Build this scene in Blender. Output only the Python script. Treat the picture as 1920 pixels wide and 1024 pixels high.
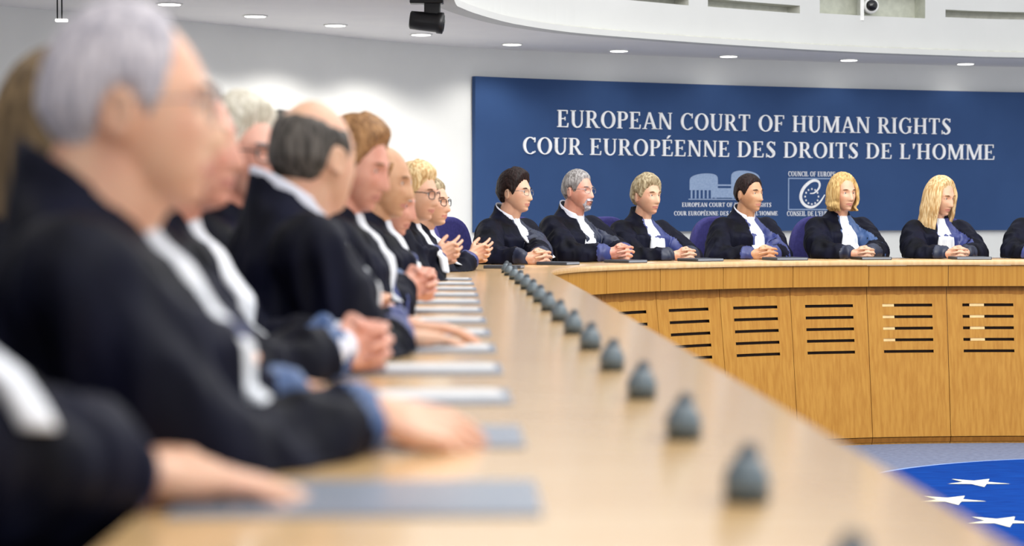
import bpy, bmesh, math, random
from mathutils import Vector, Matrix, noise, Euler
from mathutils.bvhtree import BVHTree
import numpy as np

# ------------------------------------------------------------------ clear
for o in list(bpy.data.objects):
    bpy.data.objects.remove(o, do_unlink=True)
scene = bpy.context.scene
COL = scene.collection
PI = math.pi
random.seed(7)

# ------------------------------------------------------------------ camera
F = 3733.0                      # focal length in pixels of the 1920 wide frame
TOP = 1.12                      # bench top above the well floor
PLAT = 0.38                     # judges' platform
CZ = TOP + 0.29                 # camera height
PITCH = math.atan(112 / F)
cd = bpy.data.cameras.new('camera')
cam = bpy.data.objects.new('camera', cd)
COL.objects.link(cam)
cd.sensor_width = 36.0
cd.lens = 36.0 * F / 1920
cam.location = (0, 0, CZ)
cam.rotation_euler = (PI / 2 - PITCH, 0, 0)
cd.clip_start = 0.05
cd.dof.use_dof = True
cd.dof.focus_distance = 12.6
cd.dof.aperture_fstop = 2.7
scene.camera = cam

# ------------------------------------------------------------------ world, exposure
w = bpy.data.worlds.new('world')
scene.world = w
w.use_nodes = True
w.node_tree.nodes['Background'].inputs[0].default_value = (0.93, 0.96, 1.0, 1)
w.node_tree.nodes['Background'].inputs[1].default_value = 1.12
vs = scene.view_settings
vs.view_transform = 'Standard'
vs.look = 'None'
vs.exposure = 0.0
vs.gamma = 1.0
vs.use_curve_mapping = False


def lamp(name, kind, loc, energy, size=1.0, sy=None, rot=(0, 0, 0), color=(1, 1, 1), angle=None):
    l = bpy.data.lights.new(name, kind)
    l.energy = energy
    l.color = color
    if kind == 'AREA':
        l.size = size
        if sy:
            l.shape = 'RECTANGLE'
            l.size_y = sy
    if kind == 'SPOT':
        l.shadow_soft_size = size
        l.spot_size = angle
        l.spot_blend = 0.6
    o = bpy.data.objects.new(name, l)
    o.location = loc
    o.rotation_euler = rot
    COL.objects.link(o)
    return o


# the luminous ceiling over the well, plus added unseen fill lamps
lamp('well_ceiling_light', 'AREA', (3.0, 9.0, 5.2), 350, 6.0, 8.0, color=(1.0, 0.98, 0.95))
lamp('board_fill_light', 'AREA', (2.6, 8.6, 4.3), 120, 4.0, 0.8, rot=(math.radians(74), 0, math.radians(4)), color=(1.0, 0.98, 0.95))  # unseen fill lamp added to brighten the board, faces and bench front
lamp('well_ceiling_light', 'AREA', (2.6, 1.8, 5.0), 210, 5.0, 5.0, color=(1.0, 0.98, 0.95))
lamp('near_row_fill_light', 'AREA', (-1.5, 5.2, CZ + 1.25), 34, 0.9, 8.5, color=(1.0, 0.97, 0.94))  # unseen strip lamp added to light the near row below the soffit


# ------------------------------------------------------------------ helpers
def lin(c):
    return tuple(((v / 255) / 12.92 if v / 255 <= 0.04045 else ((v / 255 + 0.055) / 1.055) ** 2.4) for v in c)


def px(x, y, d):
    """the place at distance d along the room seen at photo pixel x, y (used only to take measurements)"""
    vx, vy, vz = (x - 960) / F, 1.0, (512 - y) / F
    c, s = math.cos(-PITCH), math.sin(-PITCH)
    vy, vz = vy * c - vz * s, vy * s + vz * c
    return Vector((vx / vy * d, d, CZ + vz / vy * d))


def mat(name, col, rough=0.5, metal=0.0, spec=0.5, col2=None, scale=(20, 20, 20), detail=3, bump=0.0, coord='Object',
        emit=0.0, sheen=0.0, coat=0.0, ramp=(0.35, 0.65), bscale=None, sss=0.0):
    m = bpy.data.materials.new(name)
    m.use_nodes = True
    nt = m.node_tree
    b = nt.nodes['Principled BSDF']
    b.inputs['Base Color'].default_value = (*lin(col), 1)
    b.inputs['Roughness'].default_value = rough
    b.inputs['Metallic'].default_value = metal
    b.inputs['Specular IOR Level'].default_value = spec
    if sheen:
        b.inputs['Sheen Weight'].default_value = sheen
        b.inputs['Sheen Roughness'].default_value = 0.4
    if coat:
        b.inputs['Coat Weight'].default_value = coat
        b.inputs['Coat Roughness'].default_value = 0.15
    if emit:
        b.inputs['Emission Color'].default_value = (*lin(col), 1)
        b.inputs['Emission Strength'].default_value = emit
    if sss:
        b.inputs['Subsurface Weight'].default_value = sss
        b.inputs['Subsurface Radius'].default_value = (0.012, 0.004, 0.002)
    tc = nt.nodes.new('ShaderNodeTexCoord')
    mp = nt.nodes.new('ShaderNodeMapping')
    mp.inputs['Scale'].default_value = scale
    nt.links.new(tc.outputs[coord], mp.inputs[0])
    nz = nt.nodes.new('ShaderNodeTexNoise')
    nz.inputs['Scale'].default_value = 1.0
    nz.inputs['Detail'].default_value = detail
    nt.links.new(mp.outputs[0], nz.inputs['Vector'])
    c2 = col2 if col2 else tuple(v * 0.94 for v in col)
    rp = nt.nodes.new('ShaderNodeValToRGB')
    rp.color_ramp.elements[0].position = ramp[0]
    rp.color_ramp.elements[1].position = ramp[1]
    rp.color_ramp.elements[0].color = (*lin(col), 1)
    rp.color_ramp.elements[1].color = (*lin(c2), 1)
    nt.links.new(nz.outputs['Fac'], rp.inputs[0])
    nt.links.new(rp.outputs[0], b.inputs['Base Color'])
    if bump:
        bp = nt.nodes.new('ShaderNodeBump')
        bp.inputs['Strength'].default_value = bump
        bp.inputs['Distance'].default_value = 0.01
        nt.links.new(nz.outputs['Fac'], bp.inputs['Height'])
        nt.links.new(bp.outputs[0], b.inputs['Normal'])
    return m


M = {}
M['wall'] = mat('wall_paint', (236, 236, 232), 0.8, scale=(3, 3, 3), col2=(233, 233, 229))
M['soffit'] = mat('soffit_paint', (238, 236, 235), 0.85, scale=(3, 3, 3), col2=(235, 233, 233))
M['fascia'] = mat('fascia_paint', (206, 206, 203), 0.75, scale=(3, 3, 3), col2=(203, 203, 200))
M['slot_grey'] = mat('slot_grey', (212, 212, 202), 0.8)
M['recess'] = mat('recess_paint', (200, 202, 188), 0.8)
M['lightface'] = mat('lamp_face', (255, 252, 245), 0.5, emit=5.0)
M['board'] = mat('sign_blue', (50, 76, 120), 0.6, spec=0.15, col2=(54, 81, 126), scale=(2, 2, 2))
M['letter'] = mat('letter_white', (255, 255, 255), 0.5)
M['emblem'] = mat('emblem_pale_blue', (150, 170, 200), 0.5, col2=(136, 158, 192), scale=(60, 60, 60))
M['oak'] = mat('oak_veneer', (188, 136, 56), 0.45, spec=0.3, col2=(172, 118, 42), scale=(60, 60, 1.8), detail=6, bump=0.03)
M['oak_dark'] = mat('oak_dark_painted_shade', (160, 106, 42), 0.5, spec=.2, col2=(142, 92, 34), scale=(40, 40, 2), detail=5)  # shade under the apron painted into this brown; kick board shares it
M['oak_pale'] = mat('oak_pale', (236, 200, 138), 0.5, scale=(30, 30, 4))
M['oak_top'] = mat('oak_worktop', (228, 192, 140), 0.22, col2=(216, 174, 118), scale=(1.2, 26, 1), detail=6, coord='UV', coat=0.5,
                   bump=0.01)
M['slot_painted_dark'] = mat('slot_painted_dark', (34, 18, 8), 0.8)  # darkness inside the slots put into the colour
M['carpet'] = mat('carpet_grey', (116, 126, 150), 0.95, spec=0.1, col2=(104, 112, 136), scale=(30, 30, 30), detail=8, bump=0.2)
M['carpet_blue'] = mat('carpet_blue', (16, 66, 146), 0.95, spec=0.03, col2=(12, 50, 124), scale=(6, 60, 10), detail=8, bump=0.2)
M['carpet_rim'] = mat('carpet_rim', (130, 160, 215), 0.95)
M['carpet_star'] = mat('carpet_star', (244, 250, 222), 0.95)
M['platform'] = mat('platform_carpet', (146, 146, 154), 0.95, scale=(40, 40, 40))
M['robe'] = mat('robe_black', (7, 8, 15), 0.6, spec=0.10, col2=(18, 20, 38), scale=(9, 9, 3), detail=4, bump=0.25, sheen=0.0)  # bluish second tone paints the cloth's sheen into the black
M['satin'] = mat('satin_blue', (38, 48, 104), 0.42, col2=(54, 66, 126), scale=(12, 12, 4), detail=3, bump=0.2)
M['satin_dark'] = mat('satin_dark_blue', (16, 24, 48), 0.42, col2=(28, 38, 66), scale=(12, 12, 4), detail=3, bump=0.2)
M['satin_pale'] = mat('satin_slate', (42, 70, 116), 0.45, col2=(60, 90, 138), scale=(12, 12, 5), detail=3, bump=0.2)
M['bib'] = mat('bib_white', (238, 240, 244), 0.75, col2=(214, 218, 226), scale=(70, 70, 5), detail=2, bump=0.3)
M['shirt'] = mat('shirt_white', (226, 228, 240), 0.7)
M['skin'] = mat('skin_light', (222, 178, 148), 0.45, col2=(216, 162, 134), scale=(14, 14, 14), sss=0.12)
M['skin_pink'] = mat('skin_pink', (226, 170, 148), 0.45, col2=(208, 142, 120), scale=(14, 14, 14), sss=0.12)
M['skin_tan'] = mat('skin_tan', (214, 166, 130), 0.45, col2=(196, 144, 108), scale=(14, 14, 14), sss=0.12)
M['lips'] = mat('lips', (200, 132, 118), 0.4)
M['eye'] = mat('eye_white', (222, 216, 210), 0.3)
M['iris'] = mat('iris_dark', (36, 24, 20), 0.2)
M['glass_frame'] = mat('frame_dark', (30, 26, 28), 0.3)
M['wire'] = mat('wire_frame', (150, 150, 155), 0.25, metal=0.9)
M['chair'] = mat('chair_fabric', (44, 42, 104), 0.8, col2=(54, 50, 118), scale=(60, 60, 60), bump=0.1)
M['chair_black'] = mat('chair_black', (20, 20, 22), 0.5)
M['chrome'] = mat('chrome', (180, 182, 186), 0.2, metal=1.0)
M['black'] = mat('black_metal', (20, 20, 22), 0.4)
M['lens'] = mat('lens_glass', (10, 11, 15), 0.08)
M['white_plastic'] = mat('white_plastic', (232, 232, 228), 0.4)
M['mic_body'] = mat('mic_grey', (92, 106, 114), 0.32, col2=(82, 96, 105), scale=(40, 40, 40), coat=0.3)
M['mic_base'] = mat('mic_base', (44, 54, 56), 0.4)
M['mic_head'] = mat('mic_head', (64, 72, 80), 0.5, scale=(400, 400, 400), bump=0.3)
M['pad'] = mat('pad_slate', (138, 146, 158), 0.28, col2=(130, 138, 152), scale=(5, 5, 5))
M['folder'] = mat('folder_dark', (60, 66, 76), 0.45)
M['paper'] = mat('paper', (214, 214, 214), 0.6)
HAIRCOL = dict(gray=((206, 200, 204), (160, 156, 164)), white=((232, 226, 210), (196, 188, 168)), brown=((132, 92, 56), (88, 60, 36)),
               dark=((24, 15, 14), (42, 26, 24)), darkgray=((104, 98, 92), (62, 58, 54)), blond=((222, 190, 130), (176, 138, 82)),
               paleblond=((234, 208, 160), (190, 150, 98)), ash=((186, 172, 140), (128, 110, 82)), longbrown=((128, 106, 76), (84, 68, 48)),
               salt=((172, 168, 166), (112, 106, 104)), lightbrown=((176, 132, 88), (120, 84, 52)), black=((26, 20, 20), (40, 28, 26)))
for k, (a, b_) in HAIRCOL.items():
    M['hair_' + k] = mat('hair_' + k, a, 0.5, spec=.2, col2=b_, scale=(90, 90, 14), detail=4, bump=0.5, ramp=(0.4, 0.6))


def props(o, label=None, cat=None, group=None, kind=None):
    if label: o['label'] = label
    if cat: o['category'] = cat
    if group: o['group'] = group
    if kind: o['kind'] = kind
    return o


def empty(name, loc=(0, 0, 0), rz=0.0, label=None, cat=None, group=None):
    o = bpy.data.objects.new(name, None)
    o.location = loc
    o.rotation_euler = (0, 0, rz)
    o.empty_display_size = 0.1
    COL.objects.link(o)
    return props(o, label, cat, group)


def link(name, me, mats=None, parent=None, smooth=True):
    o = bpy.data.objects.new(name, me)
    COL.objects.link(o)
    if mats is not None:
        if len(me.materials): me.materials.clear()
        for m in (mats if isinstance(mats, (list, tuple)) else [mats]):
            me.materials.append(m)
    if smooth:
        me.polygons.foreach_set('use_smooth', [True] * len(me.polygons))
    if parent: o.parent = parent
    return o


def obj(name, bm, mats, parent=None, smooth=False, recalc=True):
    if recalc: bmesh.ops.recalc_face_normals(bm, faces=bm.faces)
    me = bpy.data.meshes.new(name)
    bm.to_mesh(me)
    bm.free()
    return link(name, me, mats, parent, smooth)


def bevel(o, wd=0.004, seg=2):
    m = o.modifiers.new('bevel', 'BEVEL')
    m.width = wd
    m.segments = seg
    m.limit_method = 'ANGLE'
    return o


def box(bm, c, s, rot=None, mi=0):
    r = bmesh.ops.create_cube(bm, size=1.0)
    mx = Matrix.Translation(c) @ (rot.to_4x4() if rot else Matrix.Identity(4)) @ Matrix.Diagonal((*s, 1))
    bmesh.ops.transform(bm, matrix=mx, verts=r['verts'])
    for v in r['verts']:
        for f in v.link_faces: f.material_index = mi
    return r['verts']


def limb(bm, p0, p1, r0, r1, seg=14, mi=0, flat=1.0):
    """closed tapered capsule"""
    p0, p1 = Vector(p0), Vector(p1)
    ax = (p1 - p0)
    L = ax.length
    if L < 1e-6: ax = Vector((0, 0, 1e-5)); L = 1e-5
    ax = ax / L
    q = ax.to_track_quat('Z', 'Y')
    rings = []
    for k in range(4):
        a = PI / 2 * (k + 1) / 4.0 * 0.999
        a = PI / 2 - (PI / 2) * (k + 0.6) / 4.0
        rings.append((-math.sin(a) * r0, math.cos(a) * r0))
    rings.append((0, r0))
    rings.append((L, r1))
    for k in range(4):
        a = (PI / 2) * (k + 0.4 + 0.0) / 4.0 + 0.12
        rings.append((L + math.sin(min(a, 1.5)) * r1, math.cos(min(a, 1.5)) * r1))
    vr = []
    for z, r in rings:
        vr.append([bm.verts.new(p0 + q @ Vector((r * math.cos(2 * PI * i / seg), flat * r * math.sin(2 * PI * i / seg), z))) for i in range(seg)])
    for a, b in zip(vr, vr[1:]):
        for i in range(seg):
            f = bm.faces.new((a[i], a[(i + 1) % seg], b[(i + 1) % seg], b[i]))
            f.material_index = mi
    bm.faces.new(list(reversed(vr[0]))).material_index = mi
    bm.faces.new(vr[-1]).material_index = mi


def chain(bm, pts, rs, seg=14, mi=0):
    for i in range(len(pts) - 1):
        limb(bm, pts[i], pts[i + 1], rs[i], rs[i + 1], seg, mi)


def lathe(bm, prof, seg=20, c=(0, 0, 0), mi=0, rot=None):
    c = Vector(c)
    vr = []
    for r, z in prof:
        ring = []
        for i in range(seg):
            p = Vector((r * math.cos(2 * PI * i / seg), r * math.sin(2 * PI * i / seg), z))
            if rot: p = rot @ p
            ring.append(bm.verts.new(c + p))
        vr.append(ring)
    for a, b in zip(vr, vr[1:]):
        for i in range(seg):
            bm.faces.new((a[i], a[(i + 1) % seg], b[(i + 1) % seg], b[i])).material_index = mi
    bm.faces.new(list(reversed(vr[0]))).material_index = mi
    bm.faces.new(vr[-1]).material_index = mi


def loft(bm, rings, close=True, mi=0):
    vr = [[bm.verts.new(p) for p in r] for r in rings]
    n = len(vr[0])
    for a, b in zip(vr, vr[1:]):
        for i in range(n):
            bm.faces.new((a[i], a[(i + 1) % n], b[(i + 1) % n], b[i])).material_index = mi
    if close:
        bm.faces.new(list(reversed(vr[0]))).material_index = mi
        bm.faces.new(vr[-1]).material_index = mi


def ball(bm, c, r, seg=16, mi=0, scale=(1, 1, 1), rot=None):
    res = bmesh.ops.create_uvsphere(bm, u_segments=seg, v_segments=seg // 2 + 2, radius=r)
    mx = Matrix.Translation(c) @ (rot.to_4x4() if rot else Matrix.Identity(4)) @ Matrix.Diagonal((*scale, 1))
    bmesh.ops.transform(bm, matrix=mx, verts=res['verts'])
    for v in res['verts']:
        for f in v.link_faces: f.material_index = mi
    return res['verts']


def smoothstep(a, b, x):
    t = min(1.0, max(0.0, (x - a) / (b - a))) if a != b else (1.0 if x > a else 0.0)
    return t * t * (3 - 2 * t)


class Curve:
    def __init__(s, pts, n=14):
        P = [Vector(p) for p in pts]
        P = [P[0] * 2 - P[1]] + P + [P[-1] * 2 - P[-2]]
        out = []
        for i in range(1, len(P) - 2):
            a, b, c, d = P[i - 1:i + 3]
            for k in range(n):
                t = k / n
                out.append(0.5 * ((2 * b) + (c - a) * t + (2 * a - 5 * b + 4 * c - d) * t * t + (3 * b - a - 3 * c + d) * t ** 3))
        out.append(P[-2])
        s.p = out
        s.l = [0.0]
        for a, b in zip(out, out[1:]): s.l.append(s.l[-1] + (b - a).length)
        s.L = s.l[-1]
        s.A = np.array([[v.x, v.y] for v in out])

    def at(s, t):
        t = min(max(t, 0.0), s.L - 1e-6)
        lo, hi = 0, len(s.l) - 1
        while hi - lo > 1:
            m = (lo + hi) // 2
            if s.l[m] <= t: lo = m
            else: hi = m
        f = (t - s.l[lo]) / (s.l[hi] - s.l[lo])
        p = s.p[lo].lerp(s.p[hi], f)
        # smooth tangent
        a = s.p[max(lo - 1, 0)]
        b = s.p[hi]
        c = s.p[lo]
        d = s.p[min(hi + 1, len(s.p) - 1)]
        tg = ((b - a).normalized() * (1 - f) + (d - c).normalized() * f).normalized()
        return p, tg

    def off(s, t, o):
        """o > 0 moves to the left of the running direction"""
        p, tg = s.at(t)
        return Vector((p.x - tg.y * o, p.y + tg.x * o))

    def s_of_px(s, x):
        k = (x - 960) / F
        lo, hi = 0.0, s.L
        for _ in range(50):
            m = (lo + hi) / 2
            p, _t = s.at(m)
            if p.x / p.y < k: lo = m
            else: hi = m
        return lo


# ------------------------------------------------------------------ plan of the room
BENCH = Curve([(.45, .3), (.436, 1.8), (.412, 2.8), (.365, 4.4), (.315, 6.0), (.272, 7.5), (.222, 8.9), (.195, 9.65), (.215, 10.2),
               (.36, 10.75), (.60, 11.15), (.90, 11.48), (1.3, 11.79), (1.7, 12.0), (2.2, 12.15), (2.7, 12.22), (3.2, 12.24),
               (3.7, 12.2), (4.4, 12.0)])
WID = 0.80
WALL = Curve([(-7.5, 4.0), (-6.3, 8.6), (-4.6, 11.3), (-3.27, 12.7), (-2.27, 13.7), (-1.35, 14.84), (-.91, 15.38), (-.34, 15.9), (.35, 16.32),
              (1.07, 16.68), (2.0, 17.12), (3.3, 17.62), (4.64, 18.04), (6.5, 18.3), (9.0, 18.2)])
DRUM = Curve([(-.44, -1.0), (-.44, 4.0), (-.44, 9.5), (-.455, 12.2), (-.41, 12.8), (-.21, 13.5), (.0, 13.98), (.39, 14.55), (.97, 15.07), (1.68, 15.62),
              (2.61, 16.22), (3.52, 16.62), (4.34, 16.88), (6.5, 17.1), (9, 17.0)])
SOF = CZ + 1.32


def strip(name, curve, s0, s1, prof, n, material, parent=None, closed=True, smooth=True, uv=False):
    """sweep a cross-section (offset, z) along a curve"""
    bm = bmesh.new()
    rows = []
    for i in range(n + 1):
        t = s0 + (s1 - s0) * i / n
        rows.append([bm.verts.new((*curve.off(t, o), z)) for o, z in prof])
    m = len(prof)
    lay = bm.loops.layers.uv.new('uv') if uv else None
    for i, (a, b) in enumerate(zip(rows, rows[1:])):
        for j in range(m if closed else m - 1):
            f = bm.faces.new((a[j], a[(j + 1) % m], b[(j + 1) % m], b[j]))
            if uv:
                t0 = s0 + (s1 - s0) * i / n
                t1 = s0 + (s1 - s0) * (i + 1) / n
                o0, o1 = prof[j][0], prof[(j + 1) % m][0]
                for lp, c in zip(f.loops, ((o0, t0), (o1, t0), (o1, t1), (o0, t1))): lp[lay].uv = c
    if closed:
        bm.faces.new(list(reversed(rows[0])))
        bm.faces.new(rows[-1])
    o = obj(name, bm, material, parent, smooth=False)
    if smooth:
        for p in o.data.polygons: p.use_smooth = True
        e = o.modifiers.new('es', 'EDGE_SPLIT')
        e.split_angle = math.radians(35)
    return o


# ------------------------------------------------------------------ room shell
bm = bmesh.new()
vs_ = [bm.verts.new(v) for v in ((-8, -2, 0), (9, -2, 0), (9, 19, 0), (-8, 19, 0))]
bm.faces.new(vs_)
props(obj('floor', bm, M['carpet']), kind='structure')

props(strip('wall_back', WALL, 0, WALL.L, [(0, 0), (0, SOF + .3), (.12, SOF + .3), (.12, 0)], 140, M['wall']), kind='structure')

# soffit: band between the drum and the wall
bm = bmesh.new()
a = [bm.verts.new((*DRUM.off(DRUM.L * i / 150, .03), SOF)) for i in range(151)]
b = [bm.verts.new((*WALL.off(WALL.L * i / 150, .06), SOF)) for i in range(151)]
bb = [bm.verts.new((-7.5, -1, SOF))]
ring = a + list(reversed(b)) + bb
f = bm.faces.new(ring)
bmesh.ops.triangulate(bm, faces=[f])
r = bmesh.ops.extrude_face_region(bm, geom=bm.faces[:])
for v in [g for g in r['geom'] if isinstance(g, bmesh.types.BMVert)]: v.co.z += .12
props(obj('ceiling', bm, M['soffit']), kind='structure')

# drum fascia with slots and a recess cut in it
sl = []
for x0, x1, y0, y1 in ((1130, 1290, -9, 4), (1326, 1498, 5, 20), (1535, 1732, -20, 31), (1770, 1985, 23, 37)):
    sa, sb = DRUM.s_of_px(x0), DRUM.s_of_px(x1)
    pm, _ = DRUM.at((sa + sb) / 2)
    za = px(0, y1 - 1, pm.y).z
    zb = px(0, y0 - 1, pm.y).z
    sl.append((sa, sb, za, zb))
S0 = DRUM.s_of_px(700) if False else 9.0
ss = sorted(set([S0 + (DRUM.L - S0) * i / 150 for i in range(151)] + [v for q in sl for v in q[:2]]))
zs = sorted(set([SOF + .035, SOF + 1.3] + [v for q in sl for v in q[2:]]))
bm = bmesh.new()
vv = {}


def fv(i, j, o=0.0):
    k = (i, j, o)
    if k not in vv: vv[k] = bm.verts.new((*DRUM.off(ss[i], o), zs[j]))
    return vv[k]


for i in range(len(ss) - 1):
    for j in range(len(zs) - 1):
        sm, zm = (ss[i] + ss[i + 1]) / 2, (zs[j] + zs[j + 1]) / 2
        hole = [k for k, q in enumerate(sl) if q[0] < sm < q[1] and q[2] < zm < q[3]]
        if not hole:
            bm.faces.new((fv(i, j), fv(i + 1, j), fv(i + 1, j + 1), fv(i, j + 1)))
drum = props(obj('wall_drum', bm, M['fascia'], smooth=False, recalc=False), kind='structure')
for k, (sa, sb, za, zb) in enumerate(sl):
    rec = strip('trim_recess', DRUM, sa - .0, sb + .0, [(0, za), (.16, za), (.16, zb), (0, zb)], 24, M['recess'] if k == 2 else M['slot_grey'], drum,
                closed=False, smooth=False)
    bm = bmesh.new()
    for s_ in (sa, sb):
        q = [bm.verts.new((*DRUM.off(s_, o), z)) for o, z in ((0, za), (.16, za), (.16, zb), (0, zb))]
        bm.faces.new(q)
    obj('trim_recess_end', bm, M['recess'] if k == 2 else M['slot_grey'], drum)
# straight flank of the drum over the near bench
strip('wall_drum_flank', DRUM, 0, 9.0, [(0, SOF + .035), (0, SOF + 1.3), (.1, SOF + 1.3), (.1, SOF + .035)], 10, M['fascia'])['kind'] = 'structure'
strip('trim_drum_lip', DRUM, 0, DRUM.L, [(-.10, SOF - .012), (-.10, SOF + .032), (.03, SOF + .032), (.03, SOF - .012)], 160, M['fascia'])['kind'] = 'structure'
strip('trim_drum_groove', DRUM, 0, DRUM.L, [(-.012, SOF + .034), (-.012, SOF + .05), (.03, SOF + .05), (.03, SOF + .034)], 160, M['slot_grey'])['kind'] = 'structure'

# platform the judges sit on
bm = bmesh.new()
a = [bm.verts.new((*BENCH.off(BENCH.L * i / 90, .10), PLAT)) for i in range(91)]
tail = [bm.verts.new((v[0], v[1], PLAT)) for v in ((8.6, 12.0), (8.6, 18.1))]
b = [bm.verts.new((*WALL.off(WALL.L * i / 60, .0), PLAT)) for i in range(60)]
bb = [bm.verts.new((-7.4, .3, PLAT))]
f = bm.faces.new(a + tail + list(reversed(b)) + bb)
bmesh.ops.triangulate(bm, faces=[f])
r = bmesh.ops.extrude_face_region(bm, geom=bm.faces[:])
for v in [g for g in r['geom'] if isinstance(g, bmesh.types.BMVert)]: v.co.z = 0.002
props(obj('floor_platform', bm, M['platform']), kind='structure')

# recessed downlights in the soffit
for i, (x, y) in enumerate(((320, 14), (480, 36), (630, 53), (790, 70), (960, 88), (1160, 100), (1365, 110), (1590, 117), (1808, 124))):
    d = 1.32 * F / (400 - y) * .985
    X = (x - 960) / F * d
    t = empty('downlight', (X, d, SOF), 0, ('round recessed ceiling downlight, %s from the left in the row along the wall' %
              ('first second third fourth fifth sixth seventh eighth ninth'.split()[i])), 'ceiling light', 'downlights along the curved wall')
    bm = bmesh.new()
    lathe(bm, [(.085, -.008), (.085, .0), (.07, .0), (.07, -.008)], 24)
    obj('trim_ring', bm, M['white_plastic'], t)
    bm = bmesh.new()
    lathe(bm, [(.07, -.010), (.07, -.006)], 24)
    obj('lamp_face', bm, M['lightface'], t)
    lamp('downlight_beam', 'SPOT', (X, d, SOF - .03), (62, 68, 74, 66, 20, 3, 2, 2, 2)[i], .06, angle=math.radians(140), color=(1.0, .97, .92))
for X, Y in ((-4.6, 9.6), (-5.2, 8.0), (-4.4, 10.6)):
    lamp('left_wall_fill_spot', 'SPOT', (X, Y, SOF - .03), 40, .06, angle=math.radians(125), color=(1.0, .97, .92))  # unseen spots without fixtures, added to brighten the left wall

# ------------------------------------------------------------------ lettering
T, t_ = .145, .06


def glyph(ch):
    """list of polygons in cap-height units and the advance"""
    P = []

    def R(x0, y0, x1, y1): P.append([(x0, y0), (x1, y0), (x1, y1), (x0, y1)])

    def Q(*p): P.append(list(p))

    def sf(x0, x1, y): R(x0 - .07, y, x1 + .07, y + .045)

    def stem(x, w=T, y0=0., y1=1., b=True, tp=True):
        R(x, y0, x + w, y1)
        if b: sf(x, x + w, y0)
        if tp: sf(x, x + w, y1 - .045)

    def arc(cx, cy, ox, oy, ix, iy, a0, a1, n=18):
        for k in range(n):
            u, v = math.radians(a0 + (a1 - a0) * k / n), math.radians(a0 + (a1 - a0) * (k + 1) / n)
            Q((cx + ox * math.cos(u), cy + oy * math.sin(u)), (cx + ox * math.cos(v), cy + oy * math.sin(v)),
              (cx + ix * math.cos(v), cy + iy * math.sin(v)), (cx + ix * math.cos(u), cy + iy * math.sin(u)))

    if ch in 'EÉF':
        stem(.09, b=(ch == 'F'))
        R(.02, .94, .58, 1); R(.53, .78, .58, 1)
        R(.2, .47, .46, .53); R(.42, .39, .46, .61)
        if ch != 'F':
            R(.02, 0, .6, .06); Q((.545, 0), (.6, 0), (.63, .25), (.585, .25))
        if ch == 'É': Q((.28, 1.07), (.36, 1.07), (.52, 1.27), (.38, 1.27))
        return P, (.70 if ch != 'F' else .66)
    if ch == 'H':
        stem(.09); stem(.58); R(.2, .47, .6, .53); return P, .86
    if ch == 'I':
        stem(.09); return P, .36
    if ch == 'L':
        stem(.09, b=False); R(.02, 0, .58, .06); Q((.52, 0), (.58, 0), (.61, .27), (.565, .27)); return P, .66
    if ch == 'T':
        stem(.27, tp=False); R(.03, .94, .66, 1); R(.03, .76, .08, 1); R(.61, .76, .66, 1); return P, .71
    if ch == 'N':
        stem(.11, .07); stem(.66, .07, b=False); Q((.06, 1), (.24, 1), (.73, 0), (.60, 0)); return P, .86
    if ch == 'M':
        stem(.11, .07); stem(.80, T); Q((.1, 1), (.27, 1), (.56, .12), (.46, 0)); Q((.46, 0), (.55, 0), (.87, 1), (.80, 1)); return P, 1.06
    if ch == 'A':
        Q((.08, 0), (.15, 0), (.41, 1), (.34, 1)); Q((.32, 1), (.44, 1), (.76, 0), (.6, 0)); R(.2, .31, .62, .37)
        R(-.0, 0, .24, .045); R(.52, 0, .83, .045); return P, .82
    if ch == 'U':
        R(.09, .33, .09 + T, 1); sf(.09, .09 + T, .955); R(.60, .33, .67, 1); sf(.6, .67, .955)
        arc(.38, .36, .29, .38, .145, .30, 180, 270); arc(.38, .36, .29, .38, .22, .30, 270, 360); return P, .80
    if ch in 'PR':
        stem(.09); arc(.36, .735, .24, .265, .1, .205, -90, 90)
        R(.2, .94, .37, 1); R(.2, .47, .37, .53)
        if ch == 'R':
            Q((.30, .49), (.44, .50), (.74, 0), (.57, 0)); R(.57, 0, .80, .045); return P, .78
        return P, .66
    if ch == 'D':
        stem(.09); arc(.34, .5, .42, .5, .27, .44, -90, 90, 24); R(.2, .94, .35, 1); R(.2, 0, .35, .06); return P, .84
    if ch == 'O':
        arc(.44, .5, .39, .515, .24, .455, 0, 360, 36); return P, .88
    if ch in 'CG':
        arc(.43, .5, .38, .515, .235, .455, 48, 312 if ch == 'C' else 330, 30); R(.66, .70, .71, .99)
        if ch == 'C': R(.68, .1, .71, .2); return P, .76
        R(.60, .06, .73, .45); R(.53, .42, .80, .465); return P, .86
    if ch == 'S':
        arc(.32, .735, .235, .28, .12, .215, 35, 200, 14); arc(.30, .26, .26, .275, .12, .205, -150, 25, 14)
        Q((.10, .64), (.2, .78), (.54, .40), (.42, .22)); R(.50, .76, .545, .99); R(.05, .0, .095, .25); return P, .64
    if ch == "'":
        Q((.08, 1), (.22, 1), (.14, .66), (.10, .66)); return P, .28
    return [], .34


def text_on(curve, text, s0, s1, z0, h, off, depth, parent, m, name='lettering', track=.03):
    """every word is a part of its own"""
    W_ = sum(glyph(c)[1] + track for c in text) - track
    k = (s1 - s0) / W_
    x = 0.0
    for word in text.split(' '):
        bm = bmesh.new()
        for c in word:
            polys, adv = glyph(c)
            for P_ in polys:
                fr = [bm.verts.new((*curve.off(s0 + (x + u) * k, -(off + depth)), z0 + v * h)) for u, v in P_]
                bk = [bm.verts.new((*curve.off(s0 + (x + u) * k, -off), z0 + v * h)) for u, v in P_]
                bm.faces.new(fr)
                for i in range(len(fr)):
                    j = (i + 1) % len(fr)
                    bm.faces.new((fr[i], fr[j], bk[j], bk[i]))
            x += adv + track
        x += glyph(' ')[1] + track
        adopt(obj(name, bm, m, parent))


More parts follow.
